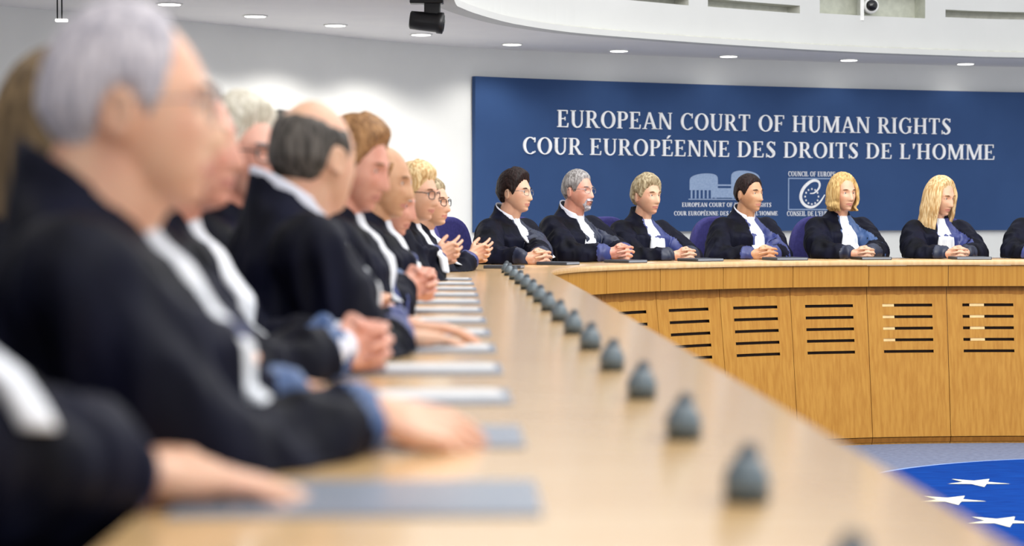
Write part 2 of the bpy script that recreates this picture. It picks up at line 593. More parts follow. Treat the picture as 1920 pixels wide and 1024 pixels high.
def poly_on(bm, curve, pts, off, depth):
    """pts in (s, z)"""
    fr = [bm.verts.new((*curve.off(s_, -(off + depth)), z)) for s_, z in pts]
    bk = [bm.verts.new((*curve.off(s_, -off), z)) for s_, z in pts]
    bm.faces.new(fr)
    for i in range(len(fr)):
        j = (i + 1) % len(fr)
        bm.faces.new((fr[i], fr[j], bk[j], bk[i]))


sp = WALL.s_of_px
sA = sp(884)
board = empty('sign_board', (*WALL.off(sA + 2.2, -.03), CZ - .152), 0,
              'long dark blue wall board lettered with the court name in English and French', 'sign')
bm_inv = Matrix.Translation(-Vector(board.location))


def adopt(o):
    o.data.transform(bm_inv)
    return o


adopt(strip('board', WALL, sA, WALL.L - 1.6, [(-.012, CZ - .152), (-.012, CZ + 1.09), (-.055, CZ + 1.09), (-.055, CZ - .152)], 90, M['board'], board))
(text_on(WALL, 'EUROPEAN COURT OF HUMAN RIGHTS', sp(1037), sp(1776), CZ + .703, .140, .055, .012, board, M['letter']))
(text_on(WALL, "COUR EUROPÉENNE DES DROITS DE L'HOMME", sp(972), sp(1859), CZ + .480, .136, .055, .012, board, M['letter']))
ZB = lambda y, x: px(x, y, WALL.at(sp(x))[0].y).z
(text_on(WALL, 'EUROPEAN COURT OF HUMAN RIGHTS', sp(1272), sp(1440), ZB(388, 1350), .036, .055, .004, board, M['letter'], 'caption'))
(text_on(WALL, "COUR EUROPÉENNE DES DROITS DE L'HOMME", sp(1257), sp(1452), ZB(404, 1350), .036, .055, .004, board, M['letter'], 'caption'))
(text_on(WALL, 'COUNCIL OF EUROPE', sp(1471), sp(1560), ZB(331, 1515), .042, .055, .004, board, M['letter'], 'caption'))
(text_on(WALL, "CONSEIL DE L'EUROPE", sp(1469), sp(1562), ZB(405, 1515), .042, .055, .004, board, M['letter'], 'caption'))
# court building emblem: two drums with slanting tops on columns and the link between them
bm = bmesh.new()


def drum_shape(x0, x1, yt, yb, lean):
    A, B = sp(x0), sp(x1)
    z0, z1 = ZB(yb, 1350), ZB(yt, 1350)
    pts = []
    n = 18
    for i in range(n + 1):
        a = PI - PI * i / n
        u = .5 + .5 * math.cos(a) * (1 if True else 1)
        v = math.sin(a)
        hh = (z1 - z0) * .45
        pts.append((A + (B - A) * u, z1 - hh + hh * max(v, 0) ** .6 + lean * (u - .5)))
    pts = [(A, z0)] + pts + [(B, z0)]
    poly_on(bm, WALL, list(reversed(pts)), .055, .004)
    for i in range(7):                         # columns below the drum
        c = A + (B - A) * (i + .5) / 7
        poly_on(bm, WALL, [(c - .008, z0 - .07), (c + .008, z0 - .07), (c + .008, z0 + .005), (c - .008, z0 + .005)], .055, .004)


drum_shape(1286, 1339, 326, 357, .02)
drum_shape(1364, 1418, 320, 357, -.02)
for x0, x1, y0, y1 in ((1330, 1372, 346, 349), (1326, 1376, 353, 371), (1284, 1425, 373, 375)):
    A, B = sp(x0), sp(x1)
    poly_on(bm, WALL, [(A, ZB(y1, 1350)), (B, ZB(y1, 1350)), (B, ZB(y0, 1350)), (A, ZB(y0, 1350))], .055, .004)
adopt(obj('emblem', bm, M['emblem'], board))
# square emblem with the curled e and a ring of small stars
bm = bmesh.new()
A, B = sp(1471), sp(1560)
z0, z1 = ZB(394, 1515), ZB(334, 1515)
w_ = .010
for q in (((A, z0), (B, z0), (B, z0 + w_), (A, z0 + w_)), ((A, z1 - w_), (B, z1 - w_), (B, z1), (A, z1)),
          ((A, z0), (A + w_, z0), (A + w_, z1), (A, z1)), ((B - w_, z0), (B, z0), (B, z1), (B - w_, z1))):
    poly_on(bm, WALL, q, .055, .004)
adopt(obj('emblem_frame', bm, M['emblem'], board))
bm = bmesh.new()
cs, cz = (A + B) / 2 + .01, (z0 + z1) / 2
ep = Curve([(-.15, .04), (.2, .08), (.5, .3), (.68, .6), (.64, .9), (.35, 1.05), (-.1, .97), (-.6, .6), (-.9, .15), (-.98, -.3), (-.75, -.75),
            (-.3, -1.0), (.2, -.97), (.7, -.65), (1.15, -.05)], 5)
path = []
for i in range(61):
    q, _ = ep.at(ep.L * i / 60)
    path.append((cs - .01 + q.x * .112, cz + q.y * .112, .004 + .010 * math.sin(PI * i / 60)))
for (x0, y0, r0), (x1, y1, r1) in zip(path, path[1:]):
    dx, dy = x1 - x0, y1 - y0
    L = math.hypot(dx, dy) + 1e-9
    nx, ny = -dy / L, dx / L
    poly_on(bm, WALL, [(x0 - nx * r0, y0 - ny * r0), (x1 - nx * r1, y1 - ny * r1), (x1 + nx * r1, y1 + ny * r1), (x0 + nx * r0, y0 + ny * r0)],
            .055, .004)
for k in range(12):
    a = 2 * PI * k / 12
    c0, c1 = cs - .01 + .066 * math.cos(a), cz - .022 + .066 * math.sin(a)
    poly_on(bm, WALL, [(c0 + (.011 if j % 2 == 0 else .005) * math.sin(j * PI / 5), c1 + (.011 if j % 2 == 0 else .005) * math.cos(j * PI / 5))
                       for j in range(10)], .055, .004)
adopt(obj('emblem_letter', bm, M['letter'], board))

# ------------------------------------------------------------------ carpet roundel with stars
cx, cy, rb = 3.45, 9.50, 1.90
t = empty('rug', (cx, cy, 0), 0, 'round blue carpet with a ring of pale stars set in the grey well floor', 'carpet')
bm = bmesh.new()
bmesh.ops.create_circle(bm, cap_ends=True, segments=96, radius=rb + .04)
for v in bm.verts: v.co.z = .004
obj('carpet_rim', bm, M['carpet_rim'], t)
bm = bmesh.new()
bmesh.ops.create_circle(bm, cap_ends=True, segments=96, radius=rb)
for v in bm.verts: v.co.z = .007
obj('carpet_field', bm, M['carpet_blue'], t)
for k in range(12):
    a = math.radians(171.5 + 30 * k)
    bm = bmesh.new()
    c = Vector((1.32 * math.cos(a), 1.32 * math.sin(a), .010))
    vs2 = [bm.verts.new(c + Vector(((.17 if j % 2 == 0 else .068) * math.cos(j * PI / 5 - PI / 2), (.17 if j % 2 == 0 else .068) * math.sin(j * PI / 5 - PI / 2), 0)))
           for j in range(10)]
    bm.faces.new(vs2)
    obj('star', bm, M['carpet_star'], t)
bm = bmesh.new()
random.seed(3)
for k in range(46):                                   # short pale flecks scattered over the grey surround
    X, Y = random.uniform(1.2, 4.6), random.uniform(11.35, 11.95)
    if math.hypot(X - cx, Y - cy) < rb + .1: continue
    if k % 3: continue
    ln = random.uniform(.05, .12)
    q = [bm.verts.new((X + a_, Y + b_, .004)) for a_, b_ in ((-ln, -.008), (ln, -.02), (ln, .0), (-ln, .018))]
    bm.faces.new(q)
props(obj('carpet_fleck', bm, M['carpet_star'], t), kind='stuff')

# ------------------------------------------------------------------ bench
def bench_s(xpx):      # far arc only
    lo, hi = BENCH.L * .60, BENCH.L
    k = (xpx - 960) / F
    for _ in range(40):
        m = (lo + hi) / 2
        p, _t = BENCH.at(m)
        if p.x / p.y < k: lo = m
        else: hi = m
    return lo


NUM = ('nearest second third fourth fifth sixth seventh eighth ninth tenth eleventh twelfth thirteenth fourteenth fifteenth sixteenth '
       'seventeenth eighteenth nineteenth twentieth twenty-first twenty-second twenty-third twenty-fourth').split()
UL = .505
s_ref = bench_s(1631)
nk = int(s_ref / UL)
edges = [s_ref + UL * k for k in range(-nk, 20) if s_ref + UL * k < BENCH.L + .01]
fwd = edges.index(s_ref)
TOP_END = edges[-1] + .01
top = props(strip('worktop', BENCH, 0, TOP_END, [(0.0, TOP - .028), (-.004, TOP - .014), (0, TOP - .002), (.004, TOP), (WID - .004, TOP), (WID, TOP - .004),
            (WID, TOP - .028)], 260, M['oak_top'], uv=True), 'continuous pale oak worktop running along the whole curved bench', 'worktop')
ordn = {-3: 'fourth', -2: 'third', -1: 'second', 0: 'first'}
for i in range(len(edges) - 1):
    a, b = edges[i] + .002, edges[i + 1] - .002
    pm, tg = BENCH.at((a + b) / 2)
    nm = {fwd + 1: 'cut by the right edge, cream strips in its slots', fwd: 'in full view with small cream strips in its slots',
          fwd - 1: 'with five plain slots below the chin length blonde woman', fwd - 2: 'with five plain slots below the short dark haired man',
          fwd - 3: 'whose lower left corner is cut by the near worktop', fwd - 4: 'with only two slots clear of the near worktop',
          fwd - 5: 'mostly hidden by the near worktop, apron showing'}.get(i)
    if nm: lab = 'oak bench front unit ' + nm
    else: lab = 'oak bench front unit under the near worktop, %s from the camera' % (' '.join(NUM[i:i + 1])) if i < fwd - 5 else 'oak bench front unit past the right edge, %s from it' % NUM[max(i - fwd - 2, 0)]
    u = empty('bench_unit', (pm.x, pm.y, 0), 0, lab, 'bench front', 'oak front units of the bench')
    inv = Matrix.Translation((-pm.x, -pm.y, 0))

    def ad(o):
        o.data.transform(inv)
        return o
    ad(strip('apron', BENCH, a, b, [(.012, TOP - .03), (.012, TOP - .158), (.034, TOP - .158), (.034, TOP - .03)], 4, M['oak'], u, smooth=False))
    ad(strip('shade_painted_rail', BENCH, a, b, [(.050, TOP - .150), (.046, TOP - .212), (.066, TOP - .212), (.066, TOP - .150)], 4, M['oak_dark'], u, smooth=False))  # darker oak puts the apron's shade into the rail colour
    # slotted front
    zt, zb = TOP - .208, .045
    of = lambda z: .046 + (-.06 - .046) * (zt - z) / (zt - zb)
    us = [0, .19, .82, 1]
    slots = []
    for k in range(5):
        zc = TOP - .275 - .0705 * k
        slots.append((zc - .009, zc + .009))
    zz = sorted([zt, zb] + [v for q in slots for v in q])
    bm = bmesh.new()
    g = {}

    def gv(ii, jj, dd=0):
        key = (ii, jj, dd)
        if key not in g:
            s_ = a + (b - a) * us[ii]
            g[key] = bm.verts.new((*BENCH.off(s_, of(zz[jj]) + dd), zz[jj]))
        return g[key]
    us = [0, .10, .19, .40, .60, .82, .91, 1]
    for ii in range(len(us) - 1):
        for jj in range(len(zz) - 1):
            um, zm = (us[ii] + us[ii + 1]) / 2, (zz[jj] + zz[jj + 1]) / 2
            isl = .19 < um < .82 and any(q[0] < zm < q[1] for q in slots)
            if not isl:
                bm.faces.new((gv(ii, jj), gv(ii + 1, jj), gv(ii + 1, jj + 1), gv(ii, jj + 1)))
            else:
                bm.faces.new((gv(ii, jj), gv(ii + 1, jj), gv(ii + 1, jj, .02), gv(ii, jj, .02)))
                bm.faces.new((gv(ii, jj + 1), gv(ii + 1, jj + 1), gv(ii + 1, jj + 1, .02), gv(ii, jj + 1, .02)))
    for ii in (0, len(us) - 1):
        for jj in range(len(zz) - 1):
            bm.faces.new((gv(ii, jj), gv(ii, jj, .02), gv(ii, jj + 1, .02), gv(ii, jj + 1)))
    ad(obj('front_panel', bm, M['oak'], u))
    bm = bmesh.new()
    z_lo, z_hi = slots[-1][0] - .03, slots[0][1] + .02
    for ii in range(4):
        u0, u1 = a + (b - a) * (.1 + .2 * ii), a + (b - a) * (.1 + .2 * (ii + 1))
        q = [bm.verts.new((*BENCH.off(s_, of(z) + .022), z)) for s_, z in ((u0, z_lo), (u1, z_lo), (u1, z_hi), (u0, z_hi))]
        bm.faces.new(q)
    ad(obj('slot_shade_sheet', bm, M['slot_painted_dark'], u))  # near-black sheet added to stand for the shaded inside of the slots
    if i in (fwd, fwd + 1):
        f0, f1 = ((.19, .34) if i == fwd else (.28, .46))
        for k in range(4):
            ad(strip('slot_strip', BENCH, a + (b - a) * f0, a + (b - a) * f1,
                     [(of(slots[k][0]) + .002, slots[k][0] + .001), (of(slots[k][1]) + .002, slots[k][1] - .001), (of(slots[k][1]) + .012, slots[k][1] - .001),
                      (of(slots[k][0]) + .012, slots[k][0] + .001)], 2, M['oak_pale'], u, smooth=False))
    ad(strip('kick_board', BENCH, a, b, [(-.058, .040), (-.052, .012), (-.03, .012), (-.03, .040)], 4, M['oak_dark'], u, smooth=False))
    ad(strip('plinth', BENCH, a, b, [(-.045, .012), (-.045, .0), (.05, .0), (.05, .012)], 4, M['oak'], u, smooth=False))

# ------------------------------------------------------------------ things on the bench
def bench_near(s_at_y):
    lo, hi = 0, BENCH.L * .62
    for _ in range(40):
        m = (lo + hi) / 2
        if BENCH.at(m)[0].y < s_at_y: lo = m
        else: hi = m
    return lo


def make_mic():
    t = empty('microphone', (0, 0, 0), 0)
    bm = bmesh.new()
    lathe(bm, [(.020, 0), (.0235, .002), (.0235, .007), (.021, .010)], 28)
    obj('base', bm, M['mic_base'], t, smooth=True)
    bm = bmesh.new()
    lathe(bm, [(.0225, .010), (.0245, .016), (.0238, .023), (.0205, .032), (.0160, .040), (.0120, .046)], 28)
    for v in bm.verts:
        v.co.y *= 1.05
    obj('body', bm, M['mic_body'], t, smooth=True)
    bm = bmesh.new()
    limb(bm, (0, 0, .038), (.003, .003, .049), .0140, .0108, 18)
    obj('microphone_head', bm, M['mic_head'], t, smooth=True)
    bm = bmesh.new()
    box(bm, (-.0, -.0225, .014), (.012, .004, .006))
    obj('button', bm, M['mic_base'], t)
    return t


def dup(root, name=None):
    r_ = root.copy()
    COL.objects.link(r_)
    for ch in root.children:
        c = ch.copy()
        COL.objects.link(c)
        c.parent = r_
        c.matrix_parent_inverse = ch.matrix_parent_inverse.copy()
    return r_


cnt = 'nearest and largest, cut by the bottom edge|second|third|fourth|fifth|sixth|seventh|eighth|ninth|tenth|eleventh|twelfth|thirteenth|fourteenth|fifteenth|sixteenth'.split('|')
mic0 = make_mic()
for k in range(16):
    y = 1.44 + .5585 * k
    s_ = bench_near(y)
    m_ = mic0 if k == 0 else dup(mic0)
    offm = .195 + .016 * min(k, 9) / 9 + (.0 if k < 10 else .002 * (k - 9))
    p = BENCH.off(s_, offm)
    m_.location = (p.x, p.y, TOP)
    props(m_, 'small grey domed microphone unit on the worktop, ' + (cnt[k] if k == 0 else cnt[k] + ' from the camera'), 'microphone', 'microphones along the near worktop')

ords = 'nearest second third fourth fifth sixth seventh eighth ninth tenth eleventh twelfth thirteenth'.split()
for k in range(13):
    y = 2.02 + .5585 * k
    s_ = bench_near(y)
    p0 = BENCH.off(s_, .40)
    p, tg = BENCH.at(s_)
    rz = math.atan2(tg.y, tg.x) - PI / 2
    wd = .34 if k else .36
    c = BENCH.off(s_, .405 + wd / 2)
    t = empty('desk_pad', (c.x, c.y, TOP), rz, 'flat slate grey desk pad before the near row, %s from the camera' % ords[k],
              'desk pad', 'desk pads along the near worktop')
    bm = bmesh.new()
    box(bm, (0, 0, .002), (wd, .24, .004))
    bevel(obj('mat', bm, M['pad'], t), .0015)
    if k >= 2:
        t2 = empty('paper_sheet', (c.x + .05, c.y + .02, TOP + .0042), rz + random.uniform(-.1, .1),
                   'white paper lying on the %s desk pad from the camera' % ords[k], 'paper', 'papers on the near worktop')
        bm = bmesh.new()
        box(bm, (0, 0, .0008), (.21, .15, .0016))
        obj('page', bm, M['paper'], t2)


# ------------------------------------------------------------------ chairs
def make_chair():
    t = empty('office_chair')
    bm = bmesh.new()
    # backrest: rounded plate
    n = 40
    fr = []
    for i in range(n):
        a = 2 * PI * i / n
        ca, sa_ = math.cos(a), math.sin(a)
        e = .72
        x = .205 * abs(ca) ** e * (1 if ca > 0 else -1)
        z = .275 * abs(sa_) ** .8 * (1 if sa_ > 0 else -1)
        fr.append((x, z))
    rings = []
    for dy, sc in ((-.035, .9), (-.045, .97), (-.02, 1.0), (.0, 1.0), (.02, .97), (.012, .88)):
        rings.append([Vector((x * sc, -.245 + dy + .25 * x * x, .735 + z * sc)) for x, z in fr])
    loft(bm, rings)
    obj('backrest', bm, M['chair'], t, smooth=True)
    bm = bmesh.new()
    rings = []
    for dz, sc in ((.36, .93), (.37, 1.0), (.41, 1.0), (.43, .93)):
        rings.append([Vector((.24 * sc * (abs(math.cos(2 * PI * i / 32)) ** .5) * (1 if math.cos(2 * PI * i / 32) > 0 else -1),
                              -.03 + .24 * sc * (abs(math.sin(2 * PI * i / 32)) ** .5) * (1 if math.sin(2 * PI * i / 32) > 0 else -1), dz)) for i in range(32)])
    loft(bm, rings)
    obj('seat', bm, M['chair'], t, smooth=True)
    bm = bmesh.new()
    box(bm, (0, -.275, .45), (.06, .02, .22))
    box(bm, (0, -.18, .35), (.06, .21, .02))
    obj('back_bracket', bm, M['chair_black'], t)
    bm = bmesh.new()
    lathe(bm, [(.028, .07), (.028, .36)], 16)
    obj('column', bm, M['chrome'], t, smooth=True)
    for k in range(5):
        a = 2 * PI * k / 5
        bm = bmesh.new()
        limb(bm, (.03 * math.cos(a), .03 * math.sin(a), .085), (.27 * math.cos(a), .27 * math.sin(a), .06), .018, .012, 10)
        ball(bm, (.27 * math.cos(a), .27 * math.sin(a), .025), .025, 12)
        obj('leg', bm, M['chair_black'], t, smooth=True)
    return t


chair0 = None


def place_chair(x, y, rz, label, group=None):
    global chair0
    if chair0 is None:
        chair0 = make_chair()
        c = chair0
    else:
        c = dup(chair0)
    c.location = (x, y, PLAT)
    c.rotation_euler = (0, 0, rz)
    props(c, label, 'chair', 'blue chairs along the bench')
    return c


# ------------------------------------------------------------------ people
def table_clamp(A, mw, lift):
    """A: Nx3 local coords; keep cloth and hands on top of the worktop instead of inside it"""
    W3 = np.array(mw.to_3x3())
    tr = np.array(mw.translation)
    Wd = A @ W3.T + tr
    near = (Wd[:, 2] > TOP - .075) & (Wd[:, 2] < TOP + lift)
    idx = np.where(near)[0]
    if len(idx) == 0: return A
    Pn = Wd[idx, :2]
    D = ((Pn[:, None, :] - BENCH.A[None, :, :]) ** 2).sum(2)
    j = D.argmin(1)
    j = np.clip(j, 1, len(BENCH.A) - 2)
    tg = BENCH.A[j + 1] - BENCH.A[j - 1]
    tg /= np.linalg.norm(tg, axis=1)[:, None]
    v = Pn - BENCH.A[j]
    off = -tg[:, 1] * v[:, 0] + tg[:, 0] * v[:, 1]
    ok = (off > -.01) & (off < WID + .012)
    A[idx[ok], 2] = TOP + lift - tr[2]
    return A


def remesh(bm, voxel, smooth=2):
    bmesh.ops.recalc_face_normals(bm, faces=bm.faces)
    me = bpy.data.meshes.new('tmp')
    bm.to_mesh(me)
    bm.free()
    ob = bpy.data.objects.new('tmp', me)
    COL.objects.link(ob)
    md = ob.modifiers.new('r', 'REMESH')
    md.mode = 'VOXEL'
    md.voxel_size = voxel
    if smooth:
        sm = ob.modifiers.new('s', 'SMOOTH')
        sm.iterations = smooth
        sm.factor = .5
    dg = bpy.context.evaluated_depsgraph_get()
    dg.update()
    out = bpy.data.meshes.new_from_object(ob.evaluated_get(dg))
    bpy.data.objects.remove(ob, do_unlink=True)
    return out


def head_pt(a, b, c, fem=False, heavy=0.0):
    """unit direction -> point of the head (forward +y)"""
    x = .0755 * a
    y = .096 * b
    z = (.116 if c > 0 else .119) * c
    t = max(0.0, -c)
    x *= 1 - (.38 if fem else .27 - heavy * .12) * t ** 1.6
    if c > 0: x *= 1 + .05 * max(0, -b) * c
    if b < 0: y *= 1 - .50 * t
    y += .040 * t * t
    if c > .2 and b > 0: y -= .006 * (c - .2)
    # squarer skull
    if b > -.2:
        g = lambda x0, z0, sx, sz: math.exp(-((abs(x) - x0) / sx) ** 2 / 2 - ((z - z0) / sz) ** 2 / 2)
        k = smoothstep(-.1, .4, b)
        # nose
        if z < .02 and z > -.056:
            q = (0.02 - z) / .058
            amp = (.003 + .021 * min(q, 1) ** 1.1) * smoothstep(-.056, -.044, z)
            wd = .0062 + .0055 * min(q, 1)
            y += k * amp * math.exp(-(x / wd) ** 2 / 2)
        y += k * (-.0115 * g(.030, .001, .014, .0105) + .0055 * g(.024, .022, .020, .007) + .005 * g(.046, -.028, .016, .018)
                  + .0075 * g(0, -.064, .017, .0052) + .0075 * g(0, -.078, .015, .005) - .004 * g(0, -.0705, .02, .0022)
                  - .005 * g(0, -.089, .02, .006) + .010 * g(0, -.106, .017, .011) - .004 * g(.033, -.066, .012, .02))
        y += k * heavy * .006 * g(.04, -.075, .02, .02)
    return Vector((x, y, z))


_ico = bmesh.new()
bmesh.ops.create_icosphere(_ico, subdivisions=6, radius=1.0)
_ico.verts.ensure_lookup_table()
ICO_V = [v.co.normalized() for v in _ico.verts]
ICO_F = [[v.index for v in f.verts] for f in _ico.faces]
_ico.free()

HL = [(0, .60), (.45, .57), (.8, .42), (1.05, .20), (1.2, -.05), (1.33, -.16), (1.45, .02), (1.62, .10), (1.8, .02), (2.0, -.30), (2.4, -.56), (PI, -.64)]


def hairline(az, up=0.0):
    for (a0, v0), (a1, v1) in zip(HL, HL[1:]):
        if az <= a1:
            t = (az - a0) / (a1 - a0)
            v = v0 + (v1 - v0) * t
            break
    else:
        v = HL[-1][1]
    return v + up * smoothstep(1.3, .3, az)


def make_hair(style, colour, R, hp, parent, fem, seed):
    rnd = random.Random(seed)
    th = {'short': .014, 'thin': .005, 'full': .024, 'receding': .011, 'bald': .007, 'horseshoe': .008, 'long': .022, 'bob': .022, 'crop': .022}[style]
    up = {'receding': .20, 'bald': .35, 'thin': .22, 'horseshoe': .3}.get(style, .0)
    if fem: up += {'long': .10, 'bob': .10}.get(style, -.06)
    bm = bmesh.new()
    vm = {}
    mask = []
    for d in ICO_V:
        az = math.atan2(abs(d.x), d.y)
        m = d.z - hairline(az, up)
        m += .05 * noise.noise(Vector((d.x * 9, d.y * 9, d.z * 9 + seed)))
        if style in ('horseshoe', 'bald'):
            lim = (.52 if style == 'horseshoe' else .60) + .26 * smoothstep(.2, -.7, d.y) + .05 * noise.noise(d * 6)
            m = min(m, (lim - d.z) * 1.2)
            if style == 'bald': pass
        if style == 'horseshoe': m = min(m, (az - 1.12) * 1.6)
        mask.append(m)
    for f in ICO_F:
        if all(mask[i] > -.04 for i in f):
            vs3 = []
            for i in f:
                if i not in vm:
                    d = ICO_V[i]
                    p = head_pt(*d, fem=fem)
                    k = smoothstep(-.02, .22, mask[i])
                    st = noise.noise(Vector((d.x * 22, d.y * 5, d.z * 5 + seed))) * .5 + noise.noise(Vector((d.x * 40, d.y * 9, d.z * 9))) * .25
                    ext = th * (.85 + .35 * smoothstep(.1, .9, d.z)) * (1 + .20 * st)
                    if style in ('full', 'crop') and d.y > 0: ext += .008 * smoothstep(.3, .8, d.z)
                    n = Vector((d.x, d.y, d.z)).normalized()
                    vm[i] = bm.verts.new(hp + R @ (p + n * (-.0035 + (ext + .0035) * k)))
                vs3.append(vm[i])
            bm.faces.new(vs3)
    # falling hair
    if style in ('long', 'bob'):
        L = .30 if style == 'long' else .115
        n, m_ = 96, 34
        rows = []
        for i in range(n + 1):
            az = .86 + (2 * PI - 1.72) * i / n
            ax, ay = math.sin(az), math.cos(az)
            back = smoothstep(.0, -1.0, ay)
            ll = L * (1.0 - .12 * back) * (1 + .06 * noise.noise(Vector((i * .35, seed, 0))))
            row = []
            for j in range(m_ + 1):
                v = j / m_
                if v < .4:
                    ph = (.25 + (PI / 2 - .25) * v / .4)
                    c = math.cos(ph)
                    r = math.sin(ph)
                    p = head_pt(ax * r, ay * r, c, fem=fem) * 1.0
                    nn = Vector((ax * r, ay * r, c))
                    p = p + nn * (th * (1.15 - .3 * c))
                else:
                    q = (v - .4) / .6
                    base = head_pt(ax, ay, 0, fem=fem) + Vector((ax, ay, 0)) * th * 1.15
                    k = 1 + .10 * math.sin(q * PI * .9) - .22 * q * (1 - back * .1) * (1 if style == 'bob' else .55)
                    p = Vector((base.x * k, base.y * (1 - .25 * q * back) - .012 * q, -ll * q))
                    wv = .016 * q * noise.noise(Vector((i * .10, q * 5, seed))) + .006 * q * math.sin(q * 9 + i * .12)
                    p += Vector((ax, ay, 0)) * wv
                st = .0035 * noise.noise(Vector((i * .55, v * 2.5, seed * 3))) + .002 * math.sin(i * 1.9 + 3 * v)
                p += Vector((ax, ay, 0)) * st * (1 if v > .1 else 0)
                row.append(bm.verts.new(hp + R @ p))
            rows.append(row)
        inner = []
        for i in range(n + 1):
            az = .86 + (2 * PI - 1.72) * i / n
            nrm = R @ Vector((math.sin(az), math.cos(az), 0))
            inner.append([bm.verts.new(v.co - nrm * (.020 if jj > 3 else .004) * (1 - .5 * max(0, jj / m_ - .6))) for jj, v in enumerate(rows[i])])
        for i in range(n):
            for j in range(m_):
                bm.faces.new((rows[i][j], rows[i + 1][j], rows[i + 1][j + 1], rows[i][j + 1]))
                bm.faces.new((inner[i][j], inner[i][j + 1], inner[i + 1][j + 1], inner[i + 1][j]))
            bm.faces.new((rows[i][m_], rows[i + 1][m_], inner[i + 1][m_], inner[i][m_]))
        for i in (0, n):
            for j in range(m_):
                bm.faces.new((rows[i][j], rows[i][j + 1], inner[i][j + 1], inner[i][j]))
    return obj('hair', bm, M['hair_' + colour], parent, smooth=True)


def make_beard(colour, R, hp, parent, seed):
    bm = bmesh.new()
    vm = {}
    mask = []
    for d in ICO_V:
        p = head_pt(*d)
        az = math.atan2(abs(d.x), d.y)
        edge = -.046 - .03 * smoothstep(.35, .8, az)
        m = (edge - p.z) / .03
        m = min(m, (.92 - az) * 3)
        if abs(p.x) < .024 and -.082 < p.z < -.061: m = -1
        mask.append(m)
    for f in ICO_F:
        if all(mask[i] > -.05 for i in f):
            l = []
            for i in f:
                if i not in vm:
                    d = ICO_V[i]
                    p = head_pt(*d)
                    k = smoothstep(-.05, .5, mask[i])
                    vm[i] = bm.verts.new(hp + R @ (p + d * (-.002 + .012 * k * (1 + .4 * noise.noise(d * 25)))))
                l.append(vm[i])
            bm.faces.new(l)
    return obj('beard', bm, M['hair_' + colour], parent, smooth=True)


def make_glasses(R, hp, parent, m, thick=.0013, h=.017, solid=True):
    bm = bmesh.new()
    n = 20
    for sx in (-1, 1):
        pts = []
        for i in range(n):
            a = 2 * PI * i / n
            ca, sa_ = math.cos(a), math.sin(a)
            X = sx * .0335 + .0245 * abs(ca) ** .7 * (1 if ca > 0 else -1)
            Z = -.002 + h * abs(sa_) ** .7 * (1 if sa_ > 0 else -1)
            Y = .101 - .9 * max(0, abs(X) - .015) ** 1.5
            pts.append(hp + R @ Vector((X, Y, Z)))
        for i in range(n): limb(bm, pts[i], pts[(i + 1) % n], thick, thick, 6)
        limb(bm, hp + R @ Vector((sx * .056, .092, .006)), hp + R @ Vector((sx * .079, .07, .008)), thick * 1.2, thick * 1.2, 6)
        limb(bm, hp + R @ Vector((sx * .079, .07, .008)), hp + R @ Vector((sx * .083, -.012, .004)), thick * 1.2, thick, 6)
    limb(bm, hp + R @ Vector((-.0095, .1, .004)), hp + R @ Vector((.0095, .1, .004)), thick, thick, 6)
    return obj('glasses', bm, m, parent, smooth=True)


def hand(bm, wr, fd, pn, side, curl=.3, spread=.12, sc=1.0):
    """wr wrist, fd finger direction, pn direction the palm faces, side +1 right hand / -1 left"""
    fd = fd.normalized()
    pn = (pn - fd * pn.dot(fd)).normalized()
    lat = fd.cross(pn).normalized()          # toward thumb for one of the hands
    if side < 0: lat = -lat
    # for a palm-down right hand pointing forward the thumb is on the left
    thumb = -lat if False else lat
    kn = []
    for i, (lx, ly) in enumerate(((.032, .088), (.011, .093), (-.010, .089), (-.030, .080))):
        k = wr + (thumb * lx + fd * ly - pn * .003) * sc
        kn.append(k)
        chain(bm, [wr + thumb * lx * .55 * sc + fd * .006, wr + (thumb * lx * .9 + fd * ly * .55) * sc, k], [.0165 * sc, .0150 * sc, .0112 * sc], 12)
    limb(bm, wr - fd * .03, wr + fd * .02, .024 * sc, .024 * sc, 14)
    limb(bm, wr + (fd * .03 + thumb * .012 + pn * .006) * sc, wr + (fd * .06 - thumb * .016 + pn * .004) * sc, .018 * sc, .016 * sc, 12)
    for i, (L, r) in enumerate(((.074, .0088), (.083, .0092), (.076, .0088), (.060, .0078))):
        d = (fd + thumb * spread * (1.3 - i * .9)).normalized()
        p = kn[i]
        ang = curl * (.55 + .05 * i)
        cur = d
        for seg, fr in enumerate((.45, .31, .24)):
            ax = cur.cross(pn).normalized()
            cur = (Matrix.Rotation(ang * (1.0, 1.25, .9)[seg], 3, ax) @ cur).normalized()
            q = p + cur * L * fr * sc
            limb(bm, p, q, r * sc * (1 - .07 * seg), r * sc * (.93 - .07 * seg), 12)
            p = q
            if seg == 0: pass
    b0 = wr + (thumb * .018 + fd * .018 + pn * .008) * sc
    d1 = (thumb * .75 + fd * .65 + pn * .25).normalized()
    p1 = b0 + d1 * .042 * sc
    d2 = (thumb * (.45 - .4 * curl) + fd * .85 + pn * (.2 + .3 * curl)).normalized()
    p2 = p1 + d2 * .032 * sc
    p3 = p2 + (d2 - thumb * .25 * curl + pn * .2 * curl).normalized() * .025 * sc
    chain(bm, [b0, p1, p2, p3], [.0145 * sc, .0118 * sc, .0102 * sc, .0088 * sc], 12)


def elbow(S, Wr, la, lb, pole):
    v = Wr - S
    D = v.length
    if D > (la + lb) * .985:
        k = D / (la + lb) / .985
        la, lb = la * k, lb * k
    x = (la * la - lb * lb + D * D) / (2 * D)
    h = math.sqrt(max(la * la - x * x, 0.0004))
    ax = v / D
    pl = (pole - ax * pole.dot(ax)).normalized()
    return S + ax * x + pl * h


